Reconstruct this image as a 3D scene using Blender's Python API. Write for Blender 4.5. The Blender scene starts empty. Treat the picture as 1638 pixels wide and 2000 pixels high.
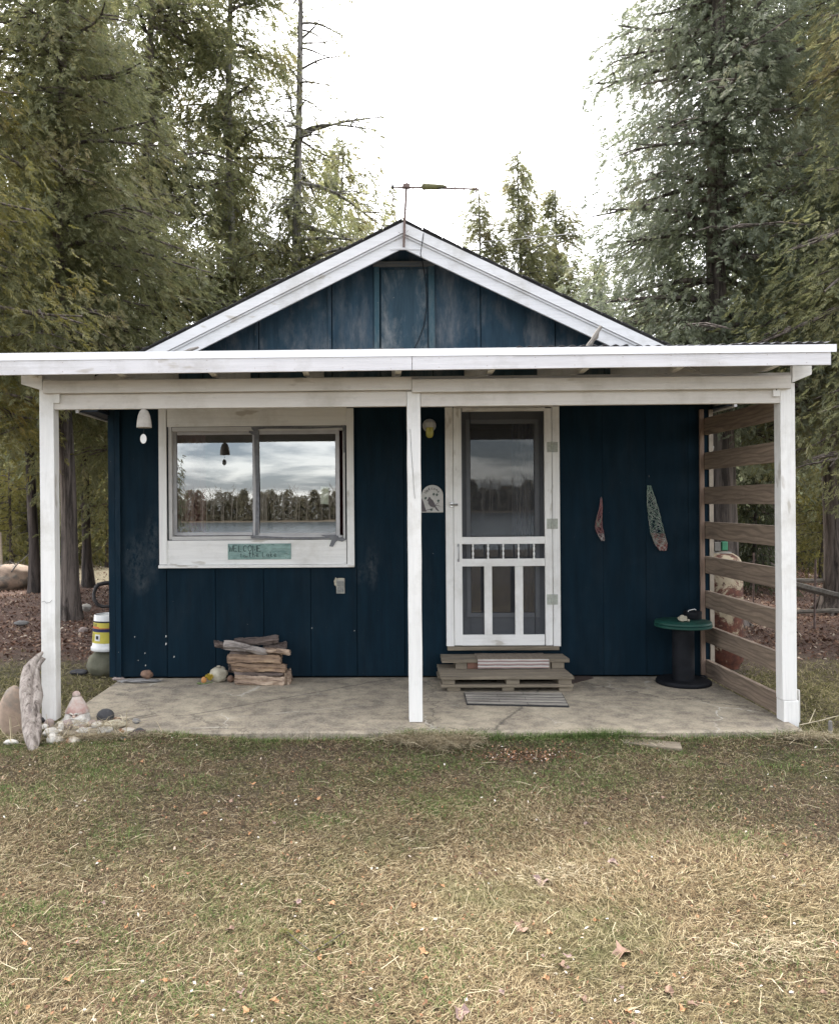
import bpy, bmesh, math, random
import numpy as np
from mathutils import Vector, Matrix, noise as mnoise

# ------------------------------------------------------------------ camera, sky, sun, exposure
SC = bpy.context.scene
COL = SC.collection
W_, H_ = 1638.0, 2000.0
F_ = 1577.0
PPX, PPY = 711.0, 983.0
YAW, ROLL = 0.0187, 0.0075
CAM = Vector((0.0, -6.7, 1.45))
fwd = Vector((-math.sin(YAW), math.cos(YAW), 0))
rgt = Vector((math.cos(YAW), math.sin(YAW), 0))
upv = Vector((0, 0, 1))
cr = rgt * math.cos(ROLL) - upv * math.sin(ROLL)
cu = upv * math.cos(ROLL) + rgt * math.sin(ROLL)
cd = bpy.data.cameras.new('camera')
cam = bpy.data.objects.new('camera', cd)
COL.objects.link(cam)
M = Matrix((cr, cu, -fwd)).transposed().to_4x4()
M.translation = CAM
cam.matrix_world = M
cd.sensor_fit = 'HORIZONTAL'
cd.sensor_width = 36.0
cd.lens = 36.0 * F_ / W_
cd.shift_x = (W_ / 2 - PPX) / W_
cd.shift_y = (PPY - H_ / 2) / W_
cd.clip_start = 0.05
cd.clip_end = 3000
SC.camera = cam

SUN_EL, SUN_AZ = math.radians(57), math.radians(-22)     # azimuth from +Y, negative = towards -X
wd = bpy.data.worlds.new('World')
SC.world = wd
wd.use_nodes = True
nt = wd.node_tree
for n in list(nt.nodes):
    nt.nodes.remove(n)
def N(t, **k):
    n = nt.nodes.new(t)
    for a, b in k.items():
        setattr(n, a, b)
    return n
out = N('ShaderNodeOutputWorld')
bg = N('ShaderNodeBackground')
bg.inputs[1].default_value = 1.0
sky = N('ShaderNodeTexSky', sky_type='NISHITA')
sky.sun_disc = False
sky.sun_elevation = SUN_EL
sky.sun_rotation = SUN_AZ
skm = N('ShaderNodeVectorMath', operation='SCALE')
skm.inputs['Scale'].default_value = 0.06
nt.links.new(sky.outputs[0], skm.inputs[0])
tc = N('ShaderNodeTexCoord')
sep = N('ShaderNodeSeparateXYZ')
nt.links.new(tc.outputs['Generated'], sep.inputs[0])
def mth(op, a, b=None, clamp=False):
    n = N('ShaderNodeMath', operation=op)
    n.use_clamp = clamp
    for i, v in enumerate((a, b)):
        if v is None:
            continue
        if isinstance(v, (int, float)):
            n.inputs[i].default_value = v
        else:
            nt.links.new(v, n.inputs[i])
    return n.outputs[0]
zc = mth('MAXIMUM', sep.outputs[2], 0.0)
zz = mth('ADD', zc, 0.16)
cx = mth('DIVIDE', sep.outputs[0], zz)
cy = mth('DIVIDE', sep.outputs[1], zz)
cmb = N('ShaderNodeCombineXYZ')
nt.links.new(cx, cmb.inputs[0]); nt.links.new(cy, cmb.inputs[1])
nz = N('ShaderNodeTexNoise')
nz.inputs['Scale'].default_value = 1.5
nz.inputs['Detail'].default_value = 7
nz.inputs['Roughness'].default_value = 0.55
nz.inputs['Distortion'].default_value = 0.25
nt.links.new(cmb.outputs[0], nz.inputs['Vector'])
rp = N('ShaderNodeValToRGB')
rp.color_ramp.elements[0].position = 0.42
rp.color_ramp.elements[0].color = (0.27, 0.29, 0.345, 1)
rp.color_ramp.elements[1].position = 0.58
rp.color_ramp.elements[1].color = (1.25, 1.21, 1.17, 1)
nt.links.new(nz.outputs[0], rp.inputs[0])
# veiled sun: the cloud deck is brightest round the sun
sdir = (math.cos(SUN_EL) * math.sin(SUN_AZ), math.cos(SUN_EL) * math.cos(SUN_AZ), math.sin(SUN_EL))
dt = N('ShaderNodeVectorMath', operation='DOT_PRODUCT')
nt.links.new(tc.outputs['Generated'], dt.inputs[0])
dt.inputs[1].default_value = sdir
dp = mth('MAXIMUM', dt.outputs['Value'], 0.0)
gl = mth('MULTIPLY', mth('POWER', dp, 1.6), 2.3)
amp = mth('ADD', gl, 0.95)
cm = N('ShaderNodeVectorMath', operation='SCALE')
fy = mth('MULTIPLY', mth('MULTIPLY', mth('ADD', sep.outputs[1], 0.25), 2.2, True), 0.85)
mxs = N('ShaderNodeMix', data_type='RGBA')
nt.links.new(fy, mxs.inputs[0]); nt.links.new(rp.outputs[0], mxs.inputs[6]); mxs.inputs[7].default_value = (1.02, 0.98, 0.95, 1)
nt.links.new(mxs.outputs[2], cm.inputs[0]); nt.links.new(amp, cm.inputs['Scale'])
ad = N('ShaderNodeVectorMath', operation='ADD')
nt.links.new(cm.outputs[0], ad.inputs[0]); nt.links.new(skm.outputs[0], ad.inputs[1])
nt.links.new(ad.outputs[0], bg.inputs[0])
nt.links.new(bg.outputs[0], out.inputs[0])

sl = bpy.data.lights.new('sun', 'SUN')
sl.energy = 2.6
sl.angle = math.radians(8)
sl.color = (1.0, 0.94, 0.86)
so = bpy.data.objects.new('sun', sl)
COL.objects.link(so)
so.rotation_euler = Vector(sdir).to_track_quat('Z', 'Y').to_euler()

SC.view_settings.view_transform = 'Standard'
SC.view_settings.look = 'None'
SC.view_settings.exposure = 1.26
SC.view_settings.gamma = 1
SC.cycles.max_bounces = 7
SC.cycles.transparent_max_bounces = 12
SC.cycles.use_denoising = True

# ------------------------------------------------------------------ helpers
def P(px, py, Y):
    """point of the plane y = Y seen at photograph pixel (px, py)"""
    d = fwd + cr * ((px - PPX) / F_) - cu * ((py - PPY) / F_)
    t = (Y - CAM.y) / d.y
    return CAM + d * t
def PG(px, py, z=0.0):
    """point of the level z seen at a pixel"""
    d = fwd + cr * ((px - PPX) / F_) - cu * ((py - PPY) / F_)
    return CAM + d * ((z - CAM.z) / d.z)

def tag(o, label=None, cat=None, group=None, kind=None):
    if label: o['label'] = label
    if cat: o['category'] = cat
    if group: o['group'] = group
    if kind: o['kind'] = kind
    return o
def empty(name, loc, label, cat, group=None):
    o = bpy.data.objects.new(name, None)
    o.empty_display_size = 0.1
    COL.objects.link(o)
    o.location = loc
    return tag(o, label, cat, group)

def worldloc(p):
    v = Vector((0, 0, 0))
    while p is not None:
        v += p.location
        p = p.parent
    return v

class MB:
    def __init__(s):
        s.v = []; s.f = []
    def add(s, vs, fs):
        b = len(s.v)
        s.v += [tuple(v) for v in vs]
        s.f += [tuple(b + i for i in f) for f in fs]
        return s
    def box(s, x0, x1, y0, y1, z0, z1):
        if x0 > x1: x0, x1 = x1, x0
        if y0 > y1: y0, y1 = y1, y0
        if z0 > z1: z0, z1 = z1, z0
        vs = [(x0,y0,z0),(x1,y0,z0),(x1,y1,z0),(x0,y1,z0),(x0,y0,z1),(x1,y0,z1),(x1,y1,z1),(x0,y1,z1)]
        return s.add(vs, [(0,3,2,1),(4,5,6,7),(0,1,5,4),(1,2,6,5),(2,3,7,6),(3,0,4,7)])
    def pbox(s, px0, px1, py0, py1, Y, th):
        """box whose front face (nearest the camera) covers a pixel rectangle at depth Y"""
        a = P(px0, (py0+py1)/2, Y); b = P(px1, (py0+py1)/2, Y)
        c = P((px0+px1)/2, py0, Y); d = P((px0+px1)/2, py1, Y)
        return s.box(a.x, b.x, Y, Y+th, d.z, c.z)
    def poly(s, pts, y0, y1):
        """prism: polygon of (x, z), from y0 to y1"""
        n = len(pts)
        area = sum(pts[i][0]*pts[(i+1)%n][1]-pts[(i+1)%n][0]*pts[i][1] for i in range(n))
        if area < 0: pts = pts[::-1]
        vs = [(p[0], y0, p[1]) for p in pts] + [(p[0], y1, p[1]) for p in pts]
        fs = [tuple(range(n)), tuple(range(2*n-1, n-1, -1))]
        fs += [(i, i+n, (i+1)%n+n, (i+1)%n) for i in range(n)]
        return s.add(vs, fs)
    def ppoly(s, pix, Y, th):
        return s.poly([(P(a,b,Y).x, P(a,b,Y).z) for a,b in pix], Y, Y+th)
    def tube(s, pts, rad, n=8, cap=True):
        pts = [Vector(p) for p in pts]
        if isinstance(rad, (int, float)): rad = [rad]*len(pts)
        vs = []; fs = []
        up = Vector((0, 0, 1))
        t0 = (pts[1]-pts[0]).normalized()
        if abs(t0.dot(up)) > 0.95: up = Vector((1, 0, 0))
        a = t0.cross(up).normalized()
        for i, p in enumerate(pts):
            t = (pts[min(i+1, len(pts)-1)] - pts[max(i-1, 0)])
            if t.length < 1e-9: t = t0
            t.normalize()
            a = (a - t*a.dot(t))
            if a.length < 1e-6: a = t.orthogonal()
            a.normalize()
            b = t.cross(a)
            for k in range(n):
                th = 2*math.pi*k/n
                vs.append(p + (a*math.cos(th)+b*math.sin(th))*rad[i])
        for i in range(len(pts)-1):
            for k in range(n):
                k2 = (k+1) % n
                fs.append((i*n+k, i*n+k2, (i+1)*n+k2, (i+1)*n+k))
        if cap:
            fs.append(tuple(range(n-1, -1, -1)))
            fs.append(tuple((len(pts)-1)*n+k for k in range(n)))
        return s.add(vs, fs)
    def lathe(s, prof, c=(0,0,0), n=24, axis='z'):
        """profile of (r, h)"""
        vs = []; fs = []
        c = Vector(c)
        for r, h in prof:
            for k in range(n):
                t = 2*math.pi*k/n
                if axis == 'z': q = Vector((r*math.cos(t), r*math.sin(t), h))
                elif axis == 'y': q = Vector((r*math.cos(t), h, r*math.sin(t)))
                else: q = Vector((h, r*math.cos(t), r*math.sin(t)))
                vs.append(c+q)
        m = len(prof)
        for i in range(m-1):
            for k in range(n):
                k2 = (k+1) % n
                fs.append((i*n+k, i*n+k2, (i+1)*n+k2, (i+1)*n+k))
        fs.append(tuple(range(n-1, -1, -1)))
        fs.append(tuple((m-1)*n+k for k in range(n)))
        return s.add(vs, fs)
    def rock(s, c, dims, seed=0, amp=0.22, sub=3, sharp=1.3, rot=0.0, flat=0.0):
        bm = bmesh.new()
        bmesh.ops.create_icosphere(bm, subdivisions=sub, radius=1.0)
        off = Vector((seed*3.71, seed*1.93, seed*7.7))
        R = Matrix.Rotation(rot, 3, 'Z')
        for v in bm.verts:
            d = v.co.normalized()
            k = 1 + amp*mnoise.noise(d*sharp+off) + amp*0.45*mnoise.noise(d*sharp*2.7+off) + amp*0.15*mnoise.noise(d*sharp*7+off)
            q = d*k
            if flat and q.z < -flat: q.z = -flat
            v.co = R @ Vector((q.x*dims[0], q.y*dims[1], q.z*dims[2])) + Vector(c)
        bm.verts.index_update()
        s.add([v.co[:] for v in bm.verts], [[v.index for v in f.verts] for f in bm.faces])
        bm.free()
        return s
    def build(s, name, m, parent=None, bevel=0, smooth=False, fixn=True):
        me = bpy.data.meshes.new(name)
        off = worldloc(parent) if parent is not None else Vector((0,0,0))
        if parent is None:
            # origin at the base centre of the thing
            a = np.array(s.v, dtype=np.float64)
            off = Vector(((a[:,0].min()+a[:,0].max())/2, (a[:,1].min()+a[:,1].max())/2, a[:,2].min()))
        me.from_pydata([(x-off.x, y-off.y, z-off.z) for x, y, z in s.v], [], s.f)
        me.materials.append(m)
        if fixn:
            bm = bmesh.new(); bm.from_mesh(me)
            bmesh.ops.recalc_face_normals(bm, faces=bm.faces)
            bm.to_mesh(me); bm.free()
        if smooth:
            me.shade_smooth()
            try: me.set_sharp_from_angle(angle=math.radians(50))
            except Exception: pass
        o = bpy.data.objects.new(name, me)
        COL.objects.link(o)
        if parent is not None: o.parent = parent
        else: o.location = off
        if bevel:
            b = o.modifiers.new('bevel', 'BEVEL')
            b.width = bevel; b.segments = 2; b.limit_method = 'ANGLE'; b.angle_limit = math.radians(40)
        return o

def tri_object(name, V, T, m, parent=None, smooth=False):
    V = np.asarray(V, dtype=np.float32).reshape(-1, 3)
    T = np.asarray(T, dtype=np.int32).reshape(-1, 3)
    if parent is not None:
        V = V - np.array(worldloc(parent)[:], dtype=np.float32)
    me = bpy.data.meshes.new(name)
    me.vertices.add(len(V)); me.vertices.foreach_set('co', V.ravel())
    me.loops.add(T.size); me.loops.foreach_set('vertex_index', T.ravel())
    me.polygons.add(len(T))
    me.polygons.foreach_set('loop_start', np.arange(0, T.size, 3, dtype=np.int32))
    me.update(calc_edges=True)
    me.materials.append(m)
    if smooth: me.shade_smooth()
    o = bpy.data.objects.new(name, me)
    COL.objects.link(o)
    if parent is not None: o.parent = parent
    return o

def copy_tree(o, parent=None):
    c = o.copy(); COL.objects.link(c)
    if parent is not None: c.parent = parent
    for ch in [k for k in COL.objects if k.parent == o]:
        copy_tree(ch, c)
    return c

# ------------------------------------------------------------------ materials
class MT:
    """small node builder"""
    def __init__(s, name):
        s.m = bpy.data.materials.new(name); s.m.use_nodes = True
        s.t = s.m.node_tree; s.b = s.t.nodes['Principled BSDF']; s.o = s.t.nodes['Material Output']
        s.tc = s.n('ShaderNodeTexCoord')
    def n(s, typ, **k):
        n = s.t.nodes.new(typ)
        for a, b in k.items(): setattr(n, a, b)
        return n
    def l(s, a, b): s.t.links.new(a, b)
    def noise(s, scale, stretch=(1,1,1), detail=5, rough=0.6, dist=0.0, coord='Object', off=(0,0,0)):
        mp = s.n('ShaderNodeMapping'); mp.inputs['Scale'].default_value = stretch
        mp.inputs['Location'].default_value = off
        s.l(s.tc.outputs[coord], mp.inputs[0])
        nz = s.n('ShaderNodeTexNoise'); nz.inputs['Scale'].default_value = scale
        nz.inputs['Detail'].default_value = detail; nz.inputs['Roughness'].default_value = rough
        nz.inputs['Distortion'].default_value = dist
        s.l(mp.outputs[0], nz.inputs['Vector'])
        return nz.outputs[0]
    def ramp(s, fac, stops):
        r = s.n('ShaderNodeValToRGB'); e = r.color_ramp.elements
        while len(e) < len(stops): e.new(0.5)
        for i, (p, c) in enumerate(stops):
            e[i].position = p
            e[i].color = (c[0], c[1], c[2], 1) if not isinstance(c, (int, float)) else (c, c, c, 1)
        s.l(fac, r.inputs[0]); return r.outputs[0]
    def mix(s, fac, a, b, mode='MIX'):
        x = s.n('ShaderNodeMix', data_type='RGBA', blend_type=mode)
        for i, v in ((0, fac), (6, a), (7, b)):
            if isinstance(v, (int, float)): x.inputs[i].default_value = v
            elif isinstance(v, tuple): x.inputs[i].default_value = (v[0], v[1], v[2], 1)
            else: s.l(v, x.inputs[i])
        return x.outputs[2]
    def color(s, c):
        if isinstance(c, tuple): s.b.inputs['Base Color'].default_value = (c[0], c[1], c[2], 1)
        else: s.l(c, s.b.inputs['Base Color'])
        return s
    def bump(s, h, strength=0.3, dist=0.01):
        b = s.n('ShaderNodeBump'); b.inputs['Strength'].default_value = strength; b.inputs['Distance'].default_value = dist
        s.l(h, b.inputs['Height']); s.l(b.outputs[0], s.b.inputs['Normal']); return s
    def set(s, rough=0.7, metal=0.0, spec=None):
        s.b.inputs['Roughness'].default_value = rough; s.b.inputs['Metallic'].default_value = metal
        if spec is not None: s.b.inputs['Specular IOR Level'].default_value = spec
        return s

def simple(name, c1, c2=None, scale=8, rough=0.7, metal=0.0, bump=0.2, stretch=(1,1,1), bd=0.004, spec=None):
    t = MT(name).set(rough, metal, spec)
    c2 = c2 or tuple(x*0.7 for x in c1)
    nz = t.noise(scale, stretch)
    t.color(t.ramp(nz, [(0.35, c2), (0.65, c1)]))
    if bump: t.bump(t.noise(scale*5, stretch), bump, bd)
    return t.m

def white_wood(name, axis, tint=(0.74,0.73,0.70), dirt=0.75):
    t = MT(name).set(0.62)
    st = {'x': (0.06,1,1), 'y': (1,0.06,1), 'z': (1,1,0.06)}[axis]
    g = t.noise(42, st, 6, 0.7)
    d = t.noise(2.3, (1,1,1), 6, 0.7, off=(3,1,2))
    kn = t.noise(11, tuple(0.3 if q < 1 else 1 for q in st), 3, 0.5, off=(5,2,9))
    c = t.ramp(g, [(0.25, tuple(x*0.86 for x in tint)), (0.55, tint)])
    c = t.mix(t.ramp(d, [(0.50, 0.0), (0.75, dirt)]), c, (tint[0]*0.62, tint[1]*0.60, tint[2]*0.55))
    c = t.mix(t.ramp(kn, [(0.67, 0.0), (0.72, 0.6)]), c, (0.33, 0.29, 0.23))
    t.color(c); t.bump(g, 0.6, 0.004)
    return t.m

def raw_wood(name, axis, light, dark, scale=1.0, rough=0.85, rings=True, bs=0.5, bd=0.004):
    t = MT(name).set(rough)
    st = {'x': (0.07,1,1), 'y': (1,0.07,1), 'z': (1,1,0.07)}[axis]
    g = t.noise(30*scale, st, 6, 0.75, 0.4)
    w = t.n('ShaderNodeTexWave', wave_type='BANDS', bands_direction={'x':'Z','y':'Z','z':'X'}[axis])
    w.inputs['Scale'].default_value = 9*scale; w.inputs['Distortion'].default_value = 14
    w.inputs['Detail'].default_value = 2; w.inputs['Detail Scale'].default_value = 0.8
    mp = t.n('ShaderNodeMapping'); mp.inputs['Scale'].default_value = tuple(0.22 if q < 1 else 1 for q in st)
    t.l(t.tc.outputs['Object'], mp.inputs[0]); t.l(mp.outputs[0], w.inputs['Vector'])
    c = t.ramp(g, [(0.3, dark), (0.62, light)])
    if rings: c = t.mix(t.ramp(w.outputs[0], [(0.55, 0.0), (0.95, 0.42)]), c, tuple(x*0.55 for x in dark))
    big = t.noise(2.0, (1,1,1), 4, 0.6, off=(1,7,4))
    c = t.mix(t.ramp(big, [(0.45, 0.0), (0.7, 0.5)]), c, tuple(x*0.9 for x in dark))
    t.color(c); t.bump(g, bs, bd)
    return t.m

WX = white_wood('white_paint_x', 'x'); FASC = white_wood('fascia_paint', 'x', (0.62,0.61,0.62)); BEAMW = white_wood('beam_paint', 'x', (0.60,0.57,0.525)); WZ = white_wood('white_paint_z', 'z'); WY = white_wood('white_paint_y', 'y')
RAKE = white_wood('rake_paint', 'x', (0.62,0.62,0.62), 0.9)
SLAT = raw_wood('slat_wood', 'y', (0.275,0.208,0.15), (0.125,0.092,0.068))
PAL = raw_wood('pallet_wood', 'x', (0.235,0.195,0.14), (0.085,0.07,0.05), rings=False)
POSTWOOD = raw_wood('stud_wood', 'z', (0.27,0.19,0.14), (0.13,0.09,0.07), rings=False)

def make_navy(name, base, pale, amount, smudges=()):
    t = MT(name).set(0.8, spec=0.12)
    g = t.noise(14, (1,1,0.12), 6, 0.7)
    c = t.ramp(g, [(0.3, tuple(x*0.7 for x in base)), (0.7, tuple(x*1.25 for x in base))])
    st = t.noise(3.2, (1,1,0.42), 8, 0.68, 0.3, off=(2,0,5))
    fine = t.noise(26, (1,1,0.25), 5, 0.7, off=(2,4,5))
    f = t.mix(1.0, t.ramp(st, [(0.46, 0.0), (0.62, amount)]), t.ramp(fine, [(0.32, 0.25), (0.6, 1.0)]), 'MULTIPLY')
    c = t.mix(f, c, pale)
    for (sx, sz, rx, rz) in smudges:      # worn pale patches of their own shape
        mp = t.n('ShaderNodeMapping'); mp.inputs['Location'].default_value = (-sx/rx, 0, -sz/rz); mp.inputs['Scale'].default_value = (1/rx, 0, 1/rz)
        t.l(t.tc.outputs['Object'], mp.inputs[0])
        ln = t.n('ShaderNodeVectorMath', operation='LENGTH'); t.l(mp.outputs[0], ln.inputs[0])
        m1 = t.ramp(ln.outputs['Value'], [(0.15, 0.9), (1.0, 0.0)])
        m2 = t.ramp(t.noise(17, (1,1,.6), 6, .7, off=(sx,1,sz)), [(.42, 0.), (.62, 1.)])
        c = t.mix(t.mix(1.0, m1, m2, 'MULTIPLY'), c, (0.045, 0.055, 0.062))
    chips = t.noise(55, (1,1,0.7), 2, 0.5, off=(7,1,1))
    c = t.mix(t.ramp(chips, [(0.76, 0.0), (0.79, 0.6)]), c, (0.30, 0.30, 0.28))
    t.color(c); t.bump(fine, 0.25, 0.003)
    return t.m
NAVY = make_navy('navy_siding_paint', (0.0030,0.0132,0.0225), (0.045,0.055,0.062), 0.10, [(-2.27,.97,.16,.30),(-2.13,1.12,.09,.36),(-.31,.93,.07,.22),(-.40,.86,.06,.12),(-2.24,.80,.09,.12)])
NAVYG = make_navy('weathered_glare_gable_paint', (0.034,0.064,0.090), (0.16,0.17,0.18), 0.8)  # same navy, weathered; base also lightened to imitate sky glare on the gable
NAVYT = make_navy('navy_trim_paint', (0.0055,0.018,0.030), (0.05,0.06,0.07), 0.25)

def make_concrete():
    t = MT('concrete').set(0.88)
    a = t.noise(1.6, (1,1,1), 7, 0.65, 0.4)
    b = t.noise(9, (1,1,1), 7, 0.7, off=(4,4,4))
    f = t.noise(90, (1,1,1), 3, 0.6)
    c = t.ramp(a, [(0.40, (0.085,0.066,0.047)), (0.5, (0.185,0.149,0.100)), (0.60, (0.37,0.315,0.22))])
    c = t.mix(0.55, c, t.ramp(b, [(0.40, (0.06,0.048,0.035)), (0.58, (0.40,0.34,0.24))]))
    c = t.mix(0.35, c, t.ramp(f, [(0.35, (0.14,0.122,0.10)), (0.6, (0.38,0.345,0.28))]))
    # pale drag marks
    v = t.n('ShaderNodeTexVoronoi', feature='DISTANCE_TO_EDGE'); v.inputs['Scale'].default_value = 1.5
    mp = t.n('ShaderNodeMapping'); mp.inputs['Rotation'].default_value = (0,0,0.5)
    t.l(t.tc.outputs['Object'], mp.inputs[0])
    wob = t.noise(5, (1,1,1), 4, 0.6)
    vv = t.n('ShaderNodeVectorMath', operation='MULTIPLY_ADD')
    t.l(wob, vv.inputs[0]); vv.inputs[1].default_value = (0.18,0.18,0.0); t.l(mp.outputs[0], vv.inputs[2])
    t.l(vv.outputs[0], v.inputs['Vector'])
    mk = t.mix(1.0, t.ramp(v.outputs[0], [(0.0, 0.6), (0.012, 0.0)]), t.ramp(t.noise(2.2, off=(8,2,0)), [(0.5, 0.0), (0.62, 1.0)]), 'MULTIPLY')
    c = t.mix(mk, c, (0.60,0.58,0.52))
    v2 = t.n('ShaderNodeTexVoronoi', feature='DISTANCE_TO_EDGE'); v2.inputs['Scale'].default_value = 0.62
    vv2 = t.n('ShaderNodeVectorMath', operation='MULTIPLY_ADD')
    t.l(t.noise(3.3, (1,1,1), 6, 0.7, off=(1,9,2)), vv2.inputs[0]); vv2.inputs[1].default_value = (0.5,0.5,0.0); t.l(t.tc.outputs['Object'], vv2.inputs[2])
    t.l(vv2.outputs[0], v2.inputs['Vector'])
    c = t.mix(t.ramp(v2.outputs[0], [(0.0, 0.85), (0.006, 0.0)]), c, (0.05,0.042,0.034))
    t.color(c); t.bump(b, 0.4, 0.008)
    return t.m
CONC = make_concrete()

def glass_mat(name, refl=0.2, tint=(0.9,0.95,0.95)):
    m = bpy.data.materials.new(name); m.use_nodes = True
    t = m.node_tree; t.nodes.clear()
    o = t.nodes.new('ShaderNodeOutputMaterial'); mx = t.nodes.new('ShaderNodeMixShader')
    tr = t.nodes.new('ShaderNodeBsdfTransparent'); gl = t.nodes.new('ShaderNodeBsdfGlossy')
    tr.inputs[0].default_value = (*tint, 1); gl.inputs['Roughness'].default_value = 0.0
    gl.inputs[0].default_value = (0.96, 0.98, 1, 1)
    fr = t.nodes.new('ShaderNodeFresnel'); fr.inputs[0].default_value = 1.5
    ma = t.nodes.new('ShaderNodeMath'); ma.operation = 'ADD'; ma.use_clamp = True
    t.links.new(fr.outputs[0], ma.inputs[0]); ma.inputs[1].default_value = refl
    t.links.new(ma.outputs[0], mx.inputs[0]); t.links.new(tr.outputs[0], mx.inputs[1]); t.links.new(gl.outputs[0], mx.inputs[2])
    nz = t.nodes.new('ShaderNodeTexNoise'); nz.inputs['Scale'].default_value = 2.2
    nz.inputs['Detail'].default_value = 0
    tcn = t.nodes.new('ShaderNodeTexCoord'); t.links.new(tcn.outputs['Object'], nz.inputs['Vector'])
    bp = t.nodes.new('ShaderNodeBump'); bp.inputs['Strength'].default_value = 0.012; bp.inputs['Distance'].default_value = 0.01
    t.links.new(nz.outputs[0], bp.inputs['Height']); t.links.new(bp.outputs[0], gl.inputs['Normal'])
    t.links.new(mx.outputs[0], o.inputs[0])
    return m
GLASS = glass_mat('window_glass', 0.21)
DGLASS = glass_mat('door_glass', 0.10)

def screen_mat():
    m = bpy.data.materials.new('insect_screen'); m.use_nodes = True
    t = m.node_tree; t.nodes.clear()
    o = t.nodes.new('ShaderNodeOutputMaterial'); mx = t.nodes.new('ShaderNodeMixShader')
    tr = t.nodes.new('ShaderNodeBsdfTransparent'); df = t.nodes.new('ShaderNodeBsdfDiffuse')
    df.inputs[0].default_value = (0.06, 0.062, 0.068, 1); mx.inputs[0].default_value = 0.42
    t.links.new(tr.outputs[0], mx.inputs[1]); t.links.new(df.outputs[0], mx.inputs[2]); t.links.new(mx.outputs[0], o.inputs[0])
    return m
SCREEN = screen_mat()

def foliage_mat(name, dark, mid, light, trans=0.35):
    t = MT(name).set(0.45, spec=0.5)
    gi = t.n('ShaderNodeNewGeometry')
    r = t.ramp(gi.outputs['Random Per Island'], [(0.0, dark), (0.5, mid), (1.0, light)])
    big = t.noise(2.6, (1,1,1), 4, 0.6)
    c = t.mix(t.ramp(big, [(0.38, 0.0), (0.62, 0.75)]), t.mix(0.55, r, dark), t.mix(0.5, r, light))
    br_ = t.noise(1.1, (1,1,1), 3, 0.5, off=(5,5,5))
    c = t.mix(t.ramp(br_, [(0.56, 0.0), (0.70, 0.45)]), c, (light[0]*1.1, light[1]*0.86, light[2]*0.8))
    t.color(c)
    tl = t.n('ShaderNodeBsdfTranslucent'); t.l(c, tl.inputs[0])
    mx = t.n('ShaderNodeMixShader'); mx.inputs[0].default_value = trans
    t.l(t.b.outputs[0], mx.inputs[1]); t.l(tl.outputs[0], mx.inputs[2]); t.l(mx.outputs[0], t.o.inputs[0])
    return t.m
LEAF_OLIVE = foliage_mat('cedar_foliage_olive', (0.120,0.140,0.066), (0.21,0.228,0.108), (0.32,0.30,0.14), 0.66)  # olive and green tones raised to stand in for the sky's veiling glare
LEAF_GREEN = foliage_mat('cedar_foliage_green', (0.12,0.142,0.100), (0.195,0.230,0.135), (0.285,0.31,0.195), 0.66)
LEAF_YEL = foliage_mat('cedar_foliage_yellow', (0.11,0.115,0.035), (0.20,0.19,0.052), (0.30,0.26,0.07), 0.55)
LEAF_DARK = foliage_mat('fir_foliage_dark', (0.038,0.052,0.026), (0.07,0.09,0.040), (0.125,0.135,0.055), 0.45)

def bark_mat(name, light, dark):
    t = MT(name).set(0.92)
    g = t.noise(13, (1,1,0.09), 7, 0.72, 0.4)
    b = t.noise(1.7, (1,1,1), 4, 0.6)
    c = t.ramp(g, [(0.42, tuple(x*.6 for x in dark)), (0.60, tuple(x*1.25 for x in light))])
    c = t.mix(t.ramp(b, [(0.4, 0.0), (0.7, 0.4)]), c, tuple(x*0.6 for x in light))
    t.color(c); t.bump(g, 0.9, 0.03)
    return t.m
BARK = bark_mat('cedar_bark', (0.175,0.145,0.125), (0.055,0.043,0.037))
BARKD = bark_mat('dark_bark', (0.095,0.078,0.068), (0.032,0.026,0.023))
BARKG = bark_mat('grey_bark', (0.25,0.235,0.215), (0.10,0.09,0.08))

def rockm(name, a, b, c=None, sc=6):
    t = MT(name).set(0.85)
    n1 = t.noise(sc, (1,1,1), 7, 0.65)
    n2 = t.noise(sc*7, (1,1,1), 4, 0.6, off=(3,3,3))
    col = t.ramp(n1, [(0.35, b), (0.6, a)])
    col = t.mix(0.3, col, t.ramp(n2, [(0.3, b), (0.7, a)]))
    if c: col = t.mix(t.ramp(t.noise(sc*0.8, off=(9,2,4)), [(0.5, 0.0), (0.6, 0.9)]), col, c)
    t.color(col); t.bump(n2, 0.5, 0.006)
    return t.m
R_WHITE = rockm('pale_quartz', (0.62,0.60,0.55), (0.42,0.39,0.34), sc=14)
R_RUST = rockm('rust_stained_quartz', (0.60,0.57,0.50), (0.45,0.40,0.33), (0.30,0.13,0.05), sc=12)
R_GREY = rockm('grey_stone', (0.22,0.215,0.205), (0.12,0.115,0.11), sc=14)
R_DARK = rockm('dark_stone', (0.055,0.055,0.058), (0.025,0.025,0.027), sc=12)
R_PINK = rockm('pink_stone', (0.33,0.27,0.24), (0.22,0.17,0.15), sc=14)
R_BOULD = rockm('boulder_granite', (0.40,0.30,0.225), (0.24,0.175,0.13), (0.14,0.13,0.11), sc=5)
R_BROWN = rockm('brown_stone', (0.22,0.13,0.085), (0.13,0.08,0.055), sc=16)
R_MAROON = rockm('maroon_stone', (0.075,0.042,0.04), (0.04,0.025,0.025), sc=16)
R_CREAM = rockm('cream_stone', (0.48,0.44,0.34), (0.30,0.27,0.20), sc=22)
R_MOSS = rockm('mossy_stone', (0.12,0.115,0.075), (0.07,0.07,0.045), sc=6)
BLACKP = simple('black_plastic', (0.012,0.013,0.016), (0.006,0.007,0.009), rough=0.6, bump=0.1, spec=0.15)
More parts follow.
